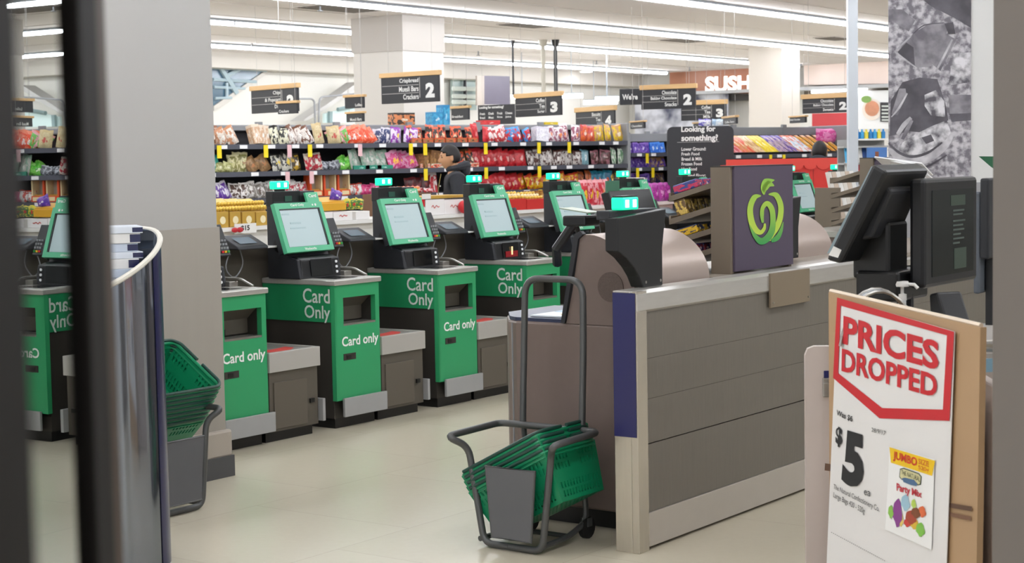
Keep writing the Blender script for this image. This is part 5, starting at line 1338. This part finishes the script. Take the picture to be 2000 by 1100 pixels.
for ln_ in ([('Lower Ground:', 485, 695, 252, 282), ('Fresh Food', 485, 638, 296, 322), ('Bread & Milk', 485, 662, 338, 366), ('Frozen Food', 485, 658, 380, 408), ('Hot Food', 485, 615, 424, 452), ('Ground Floor:', 485, 690, 480, 508)]): O('directory_line', dtext([ln_], .02), LB, t)
O('divider', MB().box(.15*DBW, .78*DBW, -.003, -.001, hz-.085*2, hz-.085*2+.004), RODM, t)
q = P(1418, 312, 17.6); q1 = P(1645, 310, 17.6)
RL = q1.x - q.x
t = thing('red_display', 'long bright red cardboard display with scalloped rim behind the self-checkouts', 'display', (q.x, q.y, 0), .0)
REDB = mat('display red', '#d8332a', .5)
O('bin_front', MB().box(0, RL, 0, .04, 0, q.z-.06), REDB, t); O('bin_side', MB().box(0, .03, .04, .5, 0, q.z-.06), REDB, t); O('bin_side', MB().box(RL-.03, RL, .04, .5, 0, q.z-.06), REDB, t); O('bin_back', MB().box(0, RL, .46, .5, 0, q.z-.06), REDB, t)
scal = MB(); N = 9
pts = [(0, q.z), (RL, q.z)]
for i in range(N)[::-1]:
    x0 = RL*i/N; w1 = RL/N
    pts += [(x0 + w1*.5 + w1*.5*math.cos(a), q.z - .07 - .05*math.sin(a)) for a in [PI*k/6 for k in range(7)]]
O('scalloped_rim', MB().prism(pts[::-1], -.02, 0.0, 'y'), mat('display red rim', '#e0463a', .5), t)
fs_ = MB()
for i in range(1, 4): fs_.box(RL*i/4-.004, RL*i/4+.004, -.003, .0, .0, q.z-.08)
O('fold_lines', fs_, mat('fold red', '#b32a22', .5), t)
# ================================================================== GIFT TABLE BEHIND THE SELF-CHECKOUTS
TB = 9.3
tz = hitb(470, 443, TB)[2]; ta0 = hitb(424, 440, TB)[0]; ta1 = hitb(1345, 440, TB)[0]
t = thing('gift_table', 'long white gift table behind the self-checkouts', 'table', S(ta0-.8, TB), YAW)
O('table_top', MB().box(0, ta1-ta0+.9, -.04, .46, tz-.03, tz), WHITE, t)
O('table_skirt', MB().box(0.02, ta1-ta0+.88, 0, .02, .05, tz-.03), mat('table skirt', '#d8d5cf', .6), t)
for x in (.03, ta1-ta0+.85):
    for y in (.05, .40): O('table_leg', MB().box(x, x+.04, y, y+.04, 0, tz-.03), GREYMET, t)
GOLD = mat('gold card', '#c9a24a', .35, .2); GOLDB = mat('gold foil ball', '#d9b54e', .28, .5)
def tb(name, p0, p1, y0, y1, m, label, cat, group=None, depth=.2, back=0.0, b=TB, bevel=.003, base=None):
    a0, _, z0 = hitb(p0, y1, b + back); a1, _, z1 = hitb(p1, y0, b + back)
    z0 = tz if base is None else base
    o = thing(name, label, cat, S(a0, b + back, z0 + .001), YAW, group)
    O('carton', MB().box(0, max(.02, a1-a0), 0, depth, 0, max(.02, z1-z0)), m, o, bevel=bevel)
    return o, a1-a0, max(.02, z1-z0)
for i, (p0, p1) in enumerate(((424, 446), (450, 470), (474, 498), (501, 526))):
    o, w1, h1 = tb('gift_box', p0, p1, 413, 442, GOLD, ('gold gift box at the left end of the gift table', 'second gold gift box from the pillar', 'third gold gift box from the pillar', 'gold gift box touching the first full checkout tower')[i], 'gift box', 'gold gift boxes', .18)
    O('label_disc', MB().cyl((w1/2, -.002, h1*.45), .03, .002, 14, 'y'), mat('cream label', '#efe2b8', .4), o)
    O('open_lid', MB().prism([(0, 0), (.0, .012), (.16, .10), (.17, .09)], 0, w1, 'x'), mat('gold flap', '#d8b85e', .4), o).location = (0, .04, h1)
ball = MB().ell((0, 0, 0), .02, .02, .02, 8, 6)
bme = bpy.data.meshes.new('foil ball'); bme.from_pydata([tuple(v) for v in ball.v], [], ball.f); bme.materials.append(GOLDB)
for p in bme.polygons: p.use_smooth = True
zc1 = hitb(470, 412, TB)[2]
for i in range(34):
    a0 = hitb(424, 400, TB)[0]; a1 = hitb(527, 400, TB)[0]
    inst(bme, 'wrapped_chocolate', S(a0 + (a1-a0)*((i % 17)+.5)/17, TB + .02 + .05*(i//17), zc1 + .02 + .035*(i//17)), (0, 0, i), 'gold wrapped chocolate heaped on the gold gift boxes', 'chocolate', 'gold chocolates on the gift boxes')
a0, _, z0 = hitb(459, 457, TB-.06)
t = thing('price_card', 'white price card reading $15 with red bow on the gift table edge', 'price card', S(a0, TB-.06, z0), YAW)
cw = hitb(501, 457, TB-.06)[0] - a0
O('card', MB().box(0, cw, 0, .006, 0, .075), WHITE, t)
O('lettering', MB().textbox('$15', (cw*.28, -.002, .016), (1,0,0), (0,0,1), cw*.4, .045, .03), INK, t)
O('bow', MB().ell((-.01, -.01, .03), .035, .012, .02, 10, 6).ell((.045, -.01, .03), .035, .012, .02, 10, 6), mat('bow red', '#b81e2c', .5), t)
WB = mat('white gift card box', '#ebe8e6', .4); SCR = mat('box red print', '#c8504c', .4)
def wbox(p0, p1, y0, y1, label, script=True, back=0.0):
    o, w1, h1 = tb('gift_box', p0, p1, y0, y1, WB, label, 'gift box', 'white gift boxes', .2, back)
    if script: O('red_script', MB().stroke(smooth([(w1*.3, h1*.5), (w1*.38, h1*.62), (w1*.45, h1*.45), (w1*.55, h1*.6), (w1*.65, h1*.5), (w1*.72, h1*.55)]), .008, lambda x, y: V((x, -.002, y))), SCR, o)
    return o
wbox(630, 650, 414, 440, 'narrow white gift box beside the first full checkout screen', False)
wbox(652, 688, 413, 440, 'white gift box with red script left of the second tower')
wbox(696, 722, 412, 440, 'plain white gift box touching the second checkout tower', False)
o, w1, h1 = tb('carton', 628, 676, 396, 413, mat('amber carton', '#d8a22c', .45), 'amber carton with open flap on the white gift boxes', 'box', None, .2, 0.03, base=hitb(640, 413, TB)[2]+.002)
O('open_flap', MB().prism([(0, 0), (0, .012), (.12, .05), (.12, .04)], 0, w1, 'x'), mat('amber carton', '#d8a22c', .45), o).location = (0, .02, h1)
zbx = hitb(670, 412, TB)[2]
inst(bag_mesh('purple pk', .14, .10, .06, pack_mat('pk a', '#5a3aa0', '#8a5ac0', '#e8dff0')), 'purple_packet', S(hitb(672, 400, TB)[0], TB+.1, zbx+.075), (0, .3, YAW), 'purple packet on the amber carton', 'packet', None)
for k in range(3):
    inst(bag_mesh('mixed pk %d' % k, .11, .09, .05, pack_mat('pk mix', '#4a7a3a', '#d8c83a', '#c83a3a')), 'mixed_packet', S(hitb(690 + 12*k, 408, TB)[0], TB+.08, zbx+.005), (0, .2*(k-1), YAW), 'multicoloured packet beside the second checkout tower', 'packet', 'multicoloured packets by the second tower')
wbox(832, 868, 389, 424, 'left white gift box with red script before the man')
wbox(869, 905, 389, 424, 'right white gift box with red script before the man')
wbox(800, 831, 405, 430, 'low white gift box left of the pair with red script', False)
o, w1, h1 = tb('gold_tray', 824, 905, 380, 389, GOLD, 'flat gold tray lying on the white gift boxes', 'tray', None, .2, 0, base=hitb(850, 389, TB)[2]+.003)
O('white_tag', MB().box(.0, .12, -.004, 0, .0, .045), WHITE, o)
o, w1, h1 = tb('red_tin', 819, 830, 390, 404, mat('tin red', '#c4202a', .35), 'small red tin left of the white gift boxes', 'tin', None, .06, -.0, base=hitb(820, 405, TB)[2]+.003)
rb_ = O('red_ball', MB().ell((0, 0, .06), .06, .05, .06, 14, 10), mat('ball red', '#c8202a', .35), None, smooth=True); rb_.location = S(hitb(897, 415, TB)[0], TB-.06, tz+.002); tag(rb_, 'shiny red ball before the white gift boxes', 'ornament')
for k in range(6):
    inst(bag_mesh('orange pk %d' % k, .1, .06, .05, pack_mat('pk or', '#e08a3a', '#d8602a', '#efe0c0')), 'orange_packet', S(hitb(768 + 9*k, 374, TB+.3)[0], TB+.3, hitb(780, 378, TB+.3)[2]), (0, 0, YAW), 'small orange packet behind the second screen', 'packet', 'orange packets on a riser')
zr = hitb(780, 378, TB+.3)[2]
o = thing('display_riser', 'low brown riser carrying orange packets', 'stand', S(hitb(745, 380, TB+.3)[0], TB+.22, tz), YAW)
O('riser_top', MB().box(0, .6, 0, .3, zr-tz-.022, zr-tz-.002), mat('riser brown', '#6a4a32', .6), o); O('riser_leg', MB().box(0, .04, 0, .3, 0, zr-tz-.022), mat('riser brown', '#6a4a32', .6), o); O('riser_leg', MB().box(.56, .6, 0, .3, 0, zr-tz-.022), mat('riser brown', '#6a4a32', .6), o)
# gold chocolate trays between the fourth and fifth checkouts
for k, (p0, p1, y0, y1) in enumerate(((992, 1028, 388, 414), (1030, 1064, 388, 414))):
    o, w1, h1 = tb('chocolate_tray', p0, p1, y0, y1, mat('tray red', '#c8302c', .45), ('left', 'right')[k] + ' red tray of gold chocolates between the fourth and fifth checkout towers', 'tray', 'gold chocolate trays', .16, 0.0)
    for r in range(3):
        rowm = MB()
        for i in range(6): rowm.ell((w1*(i+.5)/6, .03 + .045*r, h1 + .012 + .02*r), .019, .019, .019, 8, 6)
        O('chocolate_row', rowm, GOLDB if r != 1 else mat('pale foil', '#efdcae', .3, .3), o, smooth=True)
for k in range(4):
    inst(box_mesh('gold pk%d' % k, .055, .09, .05, pack_mat('pk gold', '#b98a42', '#8a5a2a', '#e8cf9a')), 'gold_carton', S(hitb(1028 + 9*k, 385, TB+.25)[0], TB+.25, hitb(1030, 391, TB+.25)[2]), (0, 0, YAW), 'small gold and brown carton behind the gold chocolates', 'carton', 'gold cartons behind the trays')
o = thing('display_riser', 'low riser behind the gold chocolate trays', 'stand', S(hitb(1010, 391, TB+.2)[0], TB+.2, tz), YAW); hh_ = hitb(1030, 391, TB+.25)[2] - tz - .002
O('riser_top', MB().box(0, .5, 0, .12, hh_-.02, hh_), mat('riser brown', '#6a4a32', .6), o); O('riser_leg', MB().box(0, .03, 0, .12, 0, hh_-.02), mat('riser brown', '#6a4a32', .6), o); O('riser_leg', MB().box(.47, .5, 0, .12, 0, hh_-.02), mat('riser brown', '#6a4a32', .6), o)
for k in range(5):
    inst(bag_mesh('redbag%d' % k, .13, .26, .07, pack_mat('pk redbag', '#c8283a', '#e89aa0', '#e8c02c')), 'red_packet', S(hitb(1152 + 11*k, 400, TB)[0], TB+.06, tz+.003), (-.1, 0, YAW + .1*(k-2)), 'tall red packet between the fifth and sixth checkout towers', 'packet', 'tall red packets on the gift table')
for k in range(4):
    inst(bag_mesh('purpbag%d' % k, .16, .2, .09, pack_mat('pk purpbag', '#9a2a8a', '#b84aa8', '#d8a0d0')), 'magenta_packet', S(hitb(1286 + 12*k, 400, TB)[0], TB+.05, tz+.003), (-.1, 0, YAW + .1*(k-2)), 'magenta packet between the sixth and seventh checkout towers', 'packet', 'magenta packets on the gift table')
for k in range(3):
    inst(box_mesh('redwhite%d' % k, .09, .26, .06, pack_mat('pk redwhite', '#d02a30', '#f0e8e6', '#f0e8e6')), 'red_carton', S(hitb(1262 + 12*k, 385, TB)[0], TB+.22, tz+.003), (0, 0, YAW), 'red and white carton behind the magenta packets', 'carton', 'red and white cartons on the gift table')

# ================================================================== PEOPLE
SKIN = mat('skin', '#c9966f', .5); HAIR = mat('black hair', '#1f1b1a', .6); HOOD = mat('charcoal hoodie', '#2b2d33', .8, noise=.15, nscale=30); JEAN = mat('dark trousers', '#23252b', .8); SHOE = mat('black shoe', '#151515', .5)
def skin_obj(name, verts, edges, radii, m, parent, sub=2, root=0):
    me = bpy.data.meshes.new(name); me.from_pydata(verts, edges, []); me.materials.append(m)
    o = bpy.data.objects.new(name, me); COL.objects.link(o); o.parent = parent
    md = o.modifiers.new('k', 'SKIN'); sv = me.skin_vertices[0].data
    for i, r in enumerate(radii): sv[i].radius = r if isinstance(r, tuple) else (r, r)
    sv[root].use_root = True
    md.use_smooth_shade = True
    u = o.modifiers.new('u', 'SUBSURF'); u.levels = sub; u.render_levels = sub
    return o
def head_geo(s=1.0, hair=False):
    """head facing -Y, centre of the skull at the origin, about 0.23 m tall"""
    vs = []; fs = []; nr, ns = 22, 28
    for i in range(nr+1):
        t = PI*i/nr
        for k in range(ns):
            q = 2*PI*k/ns
            x, y, z = math.sin(t)*math.cos(q), math.sin(t)*math.sin(q), math.cos(t)
            X, Y, Z = x*.076, y*.096, z*.118
            front = max(0, -y)
            if z < 0: X *= 1 - .30*(-z)**1.5; Y = Y*(1 - .12*(-z)) - .012*(-z)          # jaw narrows, chin forward
            if z < -.2 and y > 0: Y *= 1 - .45*min(1, (-z-.2)/.8)                        # nape
            if not hair:
                g = lambda cx, cz, sx, sz: math.exp(-((X-cx)/sx)**2 - ((Z-cz)/sz)**2)
                if y < 0:
                    Y -= .026*g(0, -.022, .012, .020) + .010*g(0, .0, .009, .02)         # nose
                    Y += .011*(g(.030, .010, .014, .010) + g(-.030, .010, .014, .010))   # eye sockets
                    Y -= .006*g(0, .032, .045, .010)                                     # brow
                    Y -= .008*g(0, -.060, .022, .007) + .007*g(0, -.072, .02, .007)      # lips
                    Y -= .010*g(0, -.100, .022, .016)                                    # chin
            vs.append(V((X*s, Y*s, Z*s)))
    for i in range(nr):
        for k in range(ns):
            k2 = (k+1) % ns; fs.append((i*ns+k, (i+1)*ns+k, (i+1)*ns+k2, i*ns+k2))
    return vs, fs, nr, ns
def person(loc, rz, label, top, height=1.70, nod=0.0, zip_=True):
    t = thing('person', label, 'person', loc, rz)
    k = height/1.72
    Z = lambda z: z*k
    # body: one continuous skinned surface, facing -Y, left foot forward
    vs = [(0, 0, Z(.95)), (0, .01, Z(1.10)), (0, .015, Z(1.27)), (0, .012, Z(1.41)), (0, -.002, Z(1.50)), (0, -.018, Z(1.57)),
          (.17, .01, Z(1.40)), (.205, .03, Z(1.12)), (.20, -.06, Z(.88)), (.195, -.085, Z(.80)),
          (-.17, .01, Z(1.40)), (-.205, .02, Z(1.12)), (-.20, -.08, Z(.89)), (-.195, -.105, Z(.81)),
          (.09, 0, Z(.90)), (.10, -.08, Z(.50)), (.10, -.02, Z(.09)), (.10, -.16, Z(.03)),
          (-.09, 0, Z(.90)), (-.10, .05, Z(.50)), (-.10, .20, Z(.09)), (-.10, .07, Z(.03))]
    es = [(0,1),(1,2),(2,3),(3,4),(4,5),(3,6),(6,7),(7,8),(8,9),(3,10),(10,11),(11,12),(12,13),(0,14),(14,15),(15,16),(16,17),(0,18),(18,19),(19,20),(20,21)]
    rd = [(.14,.10),(.13,.09),(.14,.095),(.095,.06),.052,.052,.046,.042,.035,.026,.046,.042,.035,.026,.085,.06,.045,.035,.085,.06,.045,.035]
    b_ = skin_obj('body', vs, es, rd, SKIN, t)
    # hands: palm, four fingers and a thumb each
    for s_, wv in ((1, V((.195, -.085, Z(.80)))), (-1, V((-.195, -.105, Z(.81))))):
        d = V((0, -.28, -1)).normalized(); hv = [wv, wv + d*.05]; he = [(0, 1)]; hr_ = [.024, .03]
        for f, (off, ln) in enumerate(((-.027, .075), (-.009, .085), (.009, .08), (.027, .062))):
            b0 = len(hv); hv += [wv + d*.085 + V((0, off, 0)), wv + d*(.085+ln*.5) + V((-.006*s_, off*1.1 - .006, 0)), wv + d*(.085+ln) + V((-.02*s_, off*1.1 - .01, .004))]
            he += [(1, b0), (b0, b0+1), (b0+1, b0+2)]; hr_ += [.0095, .009, .0075]
        b0 = len(hv); hv += [wv + d*.035 + V((-.01*s_, -.035, 0)), wv + d*.07 + V((-.018*s_, -.05, 0)), wv + d*.095 + V((-.024*s_, -.05, 0))]
        he += [(1, b0), (b0, b0+1), (b0+1, b0+2)]; hr_ += [.011, .010, .008]
        skin_obj('hand', [tuple(p) for p in hv], he, hr_, SKIN, b_, 1)
    hd = MB(); hvs, hfs, nr, ns = head_geo(k*1.0)
    hc = V((0, -.035, Z(1.60)))
    R = Matrix.Rotation(nod, 3, 'X')
    hd.add([R @ v + hc for v in hvs], hfs)
    for sx_ in (1, -1):
        hd.ell(R @ V((sx_*.077, .012, -.005)) + hc, .010, .020, .033, 10, 8)
    O('head', hd, SKIN, b_, smooth=True)
    ey = MB()
    for sx_ in (1, -1): ey.ell(R @ V((sx_*.030, -.078, .010)) + hc, .012, .008, .006, 8, 6)
    O('eyes', ey, mat('eye dark', '#241a16', .3), b_); O('brows', MB().ell(R @ V((.03, -.088, .030)) + hc, .018, .006, .004, 8, 5).ell(R @ V((-.03, -.088, .030)) + hc, .018, .006, .004, 8, 5), HAIR, b_)
    # short hair: shell over the skull above the hairline
    hv2, hf2, nr, ns = head_geo(1.0, True)
    keep = []
    ok = []
    for v in hv2:
        y, z, ax = v.y/.096, v.z/.118, abs(v.x)/.076
        lim = .52 if y < -.45 else (.05 if y < .12 else -.52)
        if y < -.45 and ax > .55: lim = .40
        ok.append(z > lim)
    for f in hf2:
        if all(ok[i] for i in f): keep.append(f)
    hm = MB().add([R @ V((v.x*1.075*k, v.y*1.07*k + .002, v.z*1.06*k)) + hc for v in hv2], keep)
    O('hair', hm, HAIR, t, smooth=True, solid=.012)
    # hoodie, hood, trousers, shoes follow the body
    tv = [(0, .005, Z(.90)), (0, .012, Z(1.10)), (0, .016, Z(1.27)), (0, .012, Z(1.43)), (0, .008, Z(1.48)), (.175, .012, Z(1.40)), (.21, .032, Z(1.12)), (.203, -.055, Z(.89)), (.198, -.078, Z(.82)), (-.175, .012, Z(1.40)), (-.21, .022, Z(1.12)), (-.203, -.075, Z(.90)), (-.198, -.098, Z(.83))]
    te = [(0,1),(1,2),(2,3),(3,4),(3,5),(5,6),(6,7),(7,8),(3,9),(9,10),(10,11),(11,12)]
    tr3 = [(.175,.135),(.165,.125),(.175,.13),(.16,.115),(.095,.085),.08,.066,.052,.045,.08,.066,.052,.045]
    hoodie = skin_obj('hoodie', tv, te, tr3, top, t)
    ring = [(.085*math.cos(q), .035 + .085*math.sin(q), Z(1.50) + .015*math.sin(q)) for q in [2*PI*i/16 for i in range(16)]]
    O('hood', MB().tube(ring, [.03 + .024*max(0, math.sin(2*PI*i/16)) for i in range(16)], 8, closed=True).ell((0, .115, Z(1.47)), .10, .05, .07, 14, 8), top, hoodie, smooth=True)
    if zip_: O('zip', MB().tube([(.0, -.125, Z(1.44)), (0, -.155, Z(1.30)), (0, -.16, Z(1.0))], .005, 6), mat('zip brass', '#8a7a4a', .4, .5), hoodie); O('chest_mark', MB().ell((.07, -.142, Z(1.32)), .014, .006, .008, 8, 6), WHITEP, hoodie)
    lv_ = [(0, 0, Z(.96)), (.09, 0, Z(.88)), (.10, -.08, Z(.50)), (.10, -.02, Z(.10)), (-.09, 0, Z(.88)), (-.10, .05, Z(.50)), (-.10, .20, Z(.10))]
    skin_obj('trousers', lv_, [(0,1),(1,2),(2,3),(0,4),(4,5),(5,6)], [(.16,.12), .105, .078, .065, .105, .078, .065], JEAN, t)
    for x, y in ((.10, -.02), (-.10, .20)):
        O('shoe', MB().ell((x, y-.07, .045), .05, .14, .045, 14, 8).box(x-.048, x+.048, y-.2, y+.06, 0, .022), SHOE, t, smooth=True)
    return t
q = P(880, 320, 16.5)
person((q.x + .03, q.y, 0), -PI/2 + .12, 'person in a charcoal hoodie facing left before the sweet shelves', HOOD, 1.70, .10)
q = P(1600, 300, 18.5)
person((q.x, q.y, 0), PI*.9, 'person with black hair mostly hidden behind the red display', mat('dark jacket', '#2a3038', .8), 1.69, .0, False)

# ================================================================== SPICE PHOTOGRAPH ON THE COLUMN
ph = thing('spice_photograph', 'tall black and white photograph of wooden scoops and spices on the white column', 'picture', CO, CYAW)
def grey(name, c0, c1, sc_, det=4, lo=.4, hi=.62):
    m = bpy.data.materials.new(name); m.use_nodes = True; nt = m.node_tree; b = nt.nodes['Principled BSDF']
    tc = nt.nodes.new('ShaderNodeTexCoord'); no = nt.nodes.new('ShaderNodeTexNoise'); no.inputs['Scale'].default_value = sc_; no.inputs['Detail'].default_value = det
    nt.links.new(tc.outputs['Object'], no.inputs[0]); cr = nt.nodes.new('ShaderNodeValToRGB')
    cr.color_ramp.elements[0].color = hexc(c0); cr.color_ramp.elements[0].position = lo; cr.color_ramp.elements[1].color = hexc(c1); cr.color_ramp.elements[1].position = hi
    nt.links.new(no.outputs['Fac'], cr.inputs[0]); nt.links.new(cr.outputs[0], b.inputs['Base Color']); b.inputs['Roughness'].default_value = .5; return m
GB = grey('spice seeds print', '#6e6a72', '#c0bdc2', 26); GW = grey('spice leaves print', '#55525a', '#d6d4d8', 14, 6); GD_ = grey('shadow print', '#454249', '#5f5c64', 6); GM = grey('wood print', '#66626a', '#928f95', 9, 3); GL_ = grey('light wood print', '#a3a0a6', '#c9c7cb', 12, 2)
x0_, x1_ = cpt(1735, 0, .006).x, cpt(1897, 0, .006).x
zt_, zb_ = CEIL-.25, cpt(1735, 380, .006).z
O('print', MB().box(x0_, x1_, -.008, -.001, zb_-.3, zt_), GB, ph)
def pp_(X, Y, off): return cpt(1540 + X/3.235, Y/3.235, off)
def sp(name, pts, m, off): return O(name, MB().poly([pp_(x, y, off) for x, y in pts][::-1]), m, ph)
def ss(name, pts, wd, m, off): return O(name, MB().stroke(smooth(pts), [v for v in lerpw(wd, len(smooth(pts)))], lambda x, y: pp_(x, y, off)), m, ph)
sp('dark_corner', [(780, -60), (1153, -60), (1153, 178), (1060, 120), (900, 40)], GD_, .010)
sp('dark_corner', [(632, 60), (720, 60), (800, 130), (760, 200), (632, 120)], GM, .0095)
sp('scoop_blade', [(690, 330), (790, 210), (880, 155), (985, 140), (1010, 170), (960, 330), (900, 420), (800, 430)], GM, .010)
sp('scoop_shadow', [(690, 330), (745, 270), (790, 300), (800, 430)], GD_, .0105)
sp('scoop_handle', [(985, 210), (1060, 250), (960, 450), (890, 390)], GM, .0108)
sp('scoop_hole', [(985, 150), (1040, 140), (1055, 215), (1010, 215)], GD_, .0112)
ss('scoop_edge', [(672, 328), (720, 280), (775, 228)], [8, 12, 8], GL_, .0114)
ss('scoop_edge', [(672, 328), (740, 380), (810, 430)], [10, 12, 6], GL_, .0114)
ss('scoop_edge', [(1035, 250), (985, 350), (930, 455)], [12, 14, 12], GL_, .0114)
ss('scoop_edge', [(790, 212), (860, 160), (980, 145)], [6, 8, 6], GD_, .0114)
sp('bowl_inside', [(640, 860), (645, 640), (720, 520), (830, 490), (940, 500), (990, 650), (1010, 760), (880, 840), (760, 830)], GD_, .0098)
sp('spoon', [(650, 720), (700, 560), (740, 560), (745, 600), (690, 730)], GM, .0112)
ss('spoon_edge', [(650, 740), (700, 680), (750, 590)], [6, 14, 10], GL_, .0114)
ss('stick', [(690, 850), (730, 790), (775, 745)], [24, 30, 22], GL_, .0112); ss('stick', [(720, 880), (750, 820), (780, 760)], [20, 26, 20], GM, .0114)
sp('star_anise', [(840, 530), (890, 505), (930, 520), (925, 560), (880, 580), (845, 570)], GD_, .0116)
sp('spice_heap', [(860, 600), (930, 570), (985, 640), (990, 740), (900, 730), (860, 670)], GW, .0112)
sp('spice_heap', [(720, 900), (800, 850), (900, 800), (1000, 760), (1035, 860), (950, 950), (800, 985), (700, 950)], GW, .0106)
sp('dried_leaf', [(840, 870), (900, 850), (920, 890), (870, 910)], GD_, .0112)
sp('small_jar', [(1010, 600), (1153, 600), (1153, 720), (1020, 720)], GM, .0104); sp('jar_shadow', [(1015, 720), (1153, 715), (1153, 760), (1030, 770)], GD_, .0106)
sp('dark_herbs', [(1040, 340), (1153, 330), (1153, 520), (1010, 540)], GW, .0101)
ss('bowl_rim', [(632, 940), (700, 1000), (780, 1025), (880, 1000), (980, 930), (1035, 850)], [20, 46, 56, 56, 46, 26], GL_, .0112)
ss('bowl_rim_shadow', [(632, 905), (700, 965), (780, 990), (880, 965), (970, 900)], [10, 16, 18, 16, 8], GD_, .0116)
ss('bowl_rim_shadow', [(760, 1070), (880, 1050), (1000, 980)], [10, 14, 8], GD_, .0112)

# ================================================================== CLUTTER AT THE FAR RIGHT
q = P(1648, 330, 14.2); BW_ = 92*14.2/FPX
ib = thing('brochure_stand', 'grey brochure stand with shelves beside the slim white post', 'stand', (q.x, q.y, 0), 0)
zq = lambda py: P(1690, py, 14.2).z
O('stand_back', MB().box(0, BW_, .25, .28, 0, zq(272)), mat('stand grey', '#a7a6a3', .5), ib)
for y in (285, 318, 345, 390): O('stand_shelf', MB().box(0, BW_, .0, .25, zq(y)-.015, zq(y)), mat('stand grey', '#a7a6a3', .5), ib)
O('top_shelf', MB().box(.10, BW_, .02, .28, zq(272)-.01, zq(272)+.004), WHITE, ib)
CLS = ['#4aa8d8', '#e8e6e2', '#c83a4a', '#d8d4cc', '#3a5a9a', '#e07a3a', '#efefe8', '#8ac0d8']
for r_, y in enumerate((318, 345, 390)):
    for k in range(9):
        m = mat('leaflet %d' % ((k*3 + r_) % 8), CLS[(k*3+r_) % 8], .5)
        x = .02 + (BW_-.06)*k/9
        if r_ == 0 and k > 4: continue
        o = O('leaflet', MB().prism([(.02, 0), (.03, 0), (.09, .12), (.08, .125)], 0, .034, 'x'), m); o.location = (q.x + x, q.y, zq(y)+.002); tag(o, ('blue', 'off white', 'red', 'stone grey', 'navy', 'orange', 'cream', 'pale blue')[(k*3+r_) % 8] + ' slim leaflet standing on the %s shelf of the brochure stand' % ('upper', 'middle', 'lower')[r_], 'leaflet', 'leaflets on the %s shelf' % ('upper', 'middle', 'lower')[r_])
o = O('blue_poster', MB().box(0, .17, 0, .012, 0, .125), mat('poster blue', '#4a78b8', .4, noise=.3, nscale=8)); o.location = (P(1697, 316, 14.1).x, q.y - .02, zq(318)+.002); tag(o, 'small blue poster with brown tower leaning on the brochure stand', 'poster')
O('tower_picture', MB().box(.07, .10, -.002, 0, .0, .09), mat('picture brown', '#8a5238', .5), o)
for k in range(7):
    o = O('bottle', MB().lathe([(.016, 0), (.018, .005), (.018, .055), (.008, .065), (.008, .08)], seg=10), mat('bottle %d' % (k % 3), ('#2a7ab8', '#3a9ad0', '#e6d24a')[(0, 1, 2, 0, 2, 1, 1)[k]], .3)); o.location = (q.x + .14 + k*.036, q.y + .1, zq(272)+.005)
    tag(o, ('%s bottle on top of the brochure stand' % ('yellow' if k in (2, 4) else 'blue')), 'bottle', '%s bottles on the brochure stand' % ('yellow' if k in (2, 4) else 'blue'))
o = O('orange_cone', MB().lathe([(.045, 0), (.045, .01), (.028, .012), (.004, .10)][::1], seg=14), mat('cone orange', '#e0602a', .45)); oc = P(1668, 335, 13.9); o.location = (oc.x, oc.y, zq(345)+.002 if False else P(1668, 336, 13.9).z); tag(o, 'small orange cone on a post before the brochure stand', 'cone')
O('cone_post', MB().cyl((0, 0, -P(1668, 336, 13.9).z), .012, P(1668, 336, 13.9).z, 8), GREYMET, o)
qa, qb, qz = AB(P(1640, 425, 12.4))
mr_ = thing('magazine_rack', 'low rack of pale magazines left of the tilted register screen', 'rack', S(qa, qb, 0), YAW)
O('rack_frame', MB().box(0, .5, .0, .2, 0, 1.05).box(0, .02, .0, .2, 1.05, 1.3), TAUPE, mr_)
for k in range(6):
    o = O('magazine', MB().prism([(.0, 0), (.02, 0), (.10, .36), (.085, .365)], 0, .07, 'x'), mat('magazine %d' % (k % 3), ('#d8d2ca', '#c9b8a8', '#e2e0dc')[k % 3], .4)); o.location = S(qa + .03 + .078*k, qb + .03, 1.052); o.rotation_euler = (0, 0, YAW); tag(o, 'pale magazine in the low rack by the tilted register screen', 'magazine', 'magazines in the low rack')
for k in range(3):
    o = O('magazine', MB().box(-.1, .1, -.14, .14, 0, .006), mat('glossy white magazine', '#e9e9ea', .25)); p = P(1765, 330, 9.4); o.location = (p.x, p.y, p.z - .01 + .012*k); o.rotation_euler = (.15, .55 - .1*k, .5 + .25*k); tag(o, 'glossy white magazine fanned out above the tilted register screen', 'magazine', 'fanned white magazines')
    if k == 0: O('magazine_holder', MB().cyl((0, 0, 1.022-p.z), .012, p.z-1.03, 8), GREYMET, o)
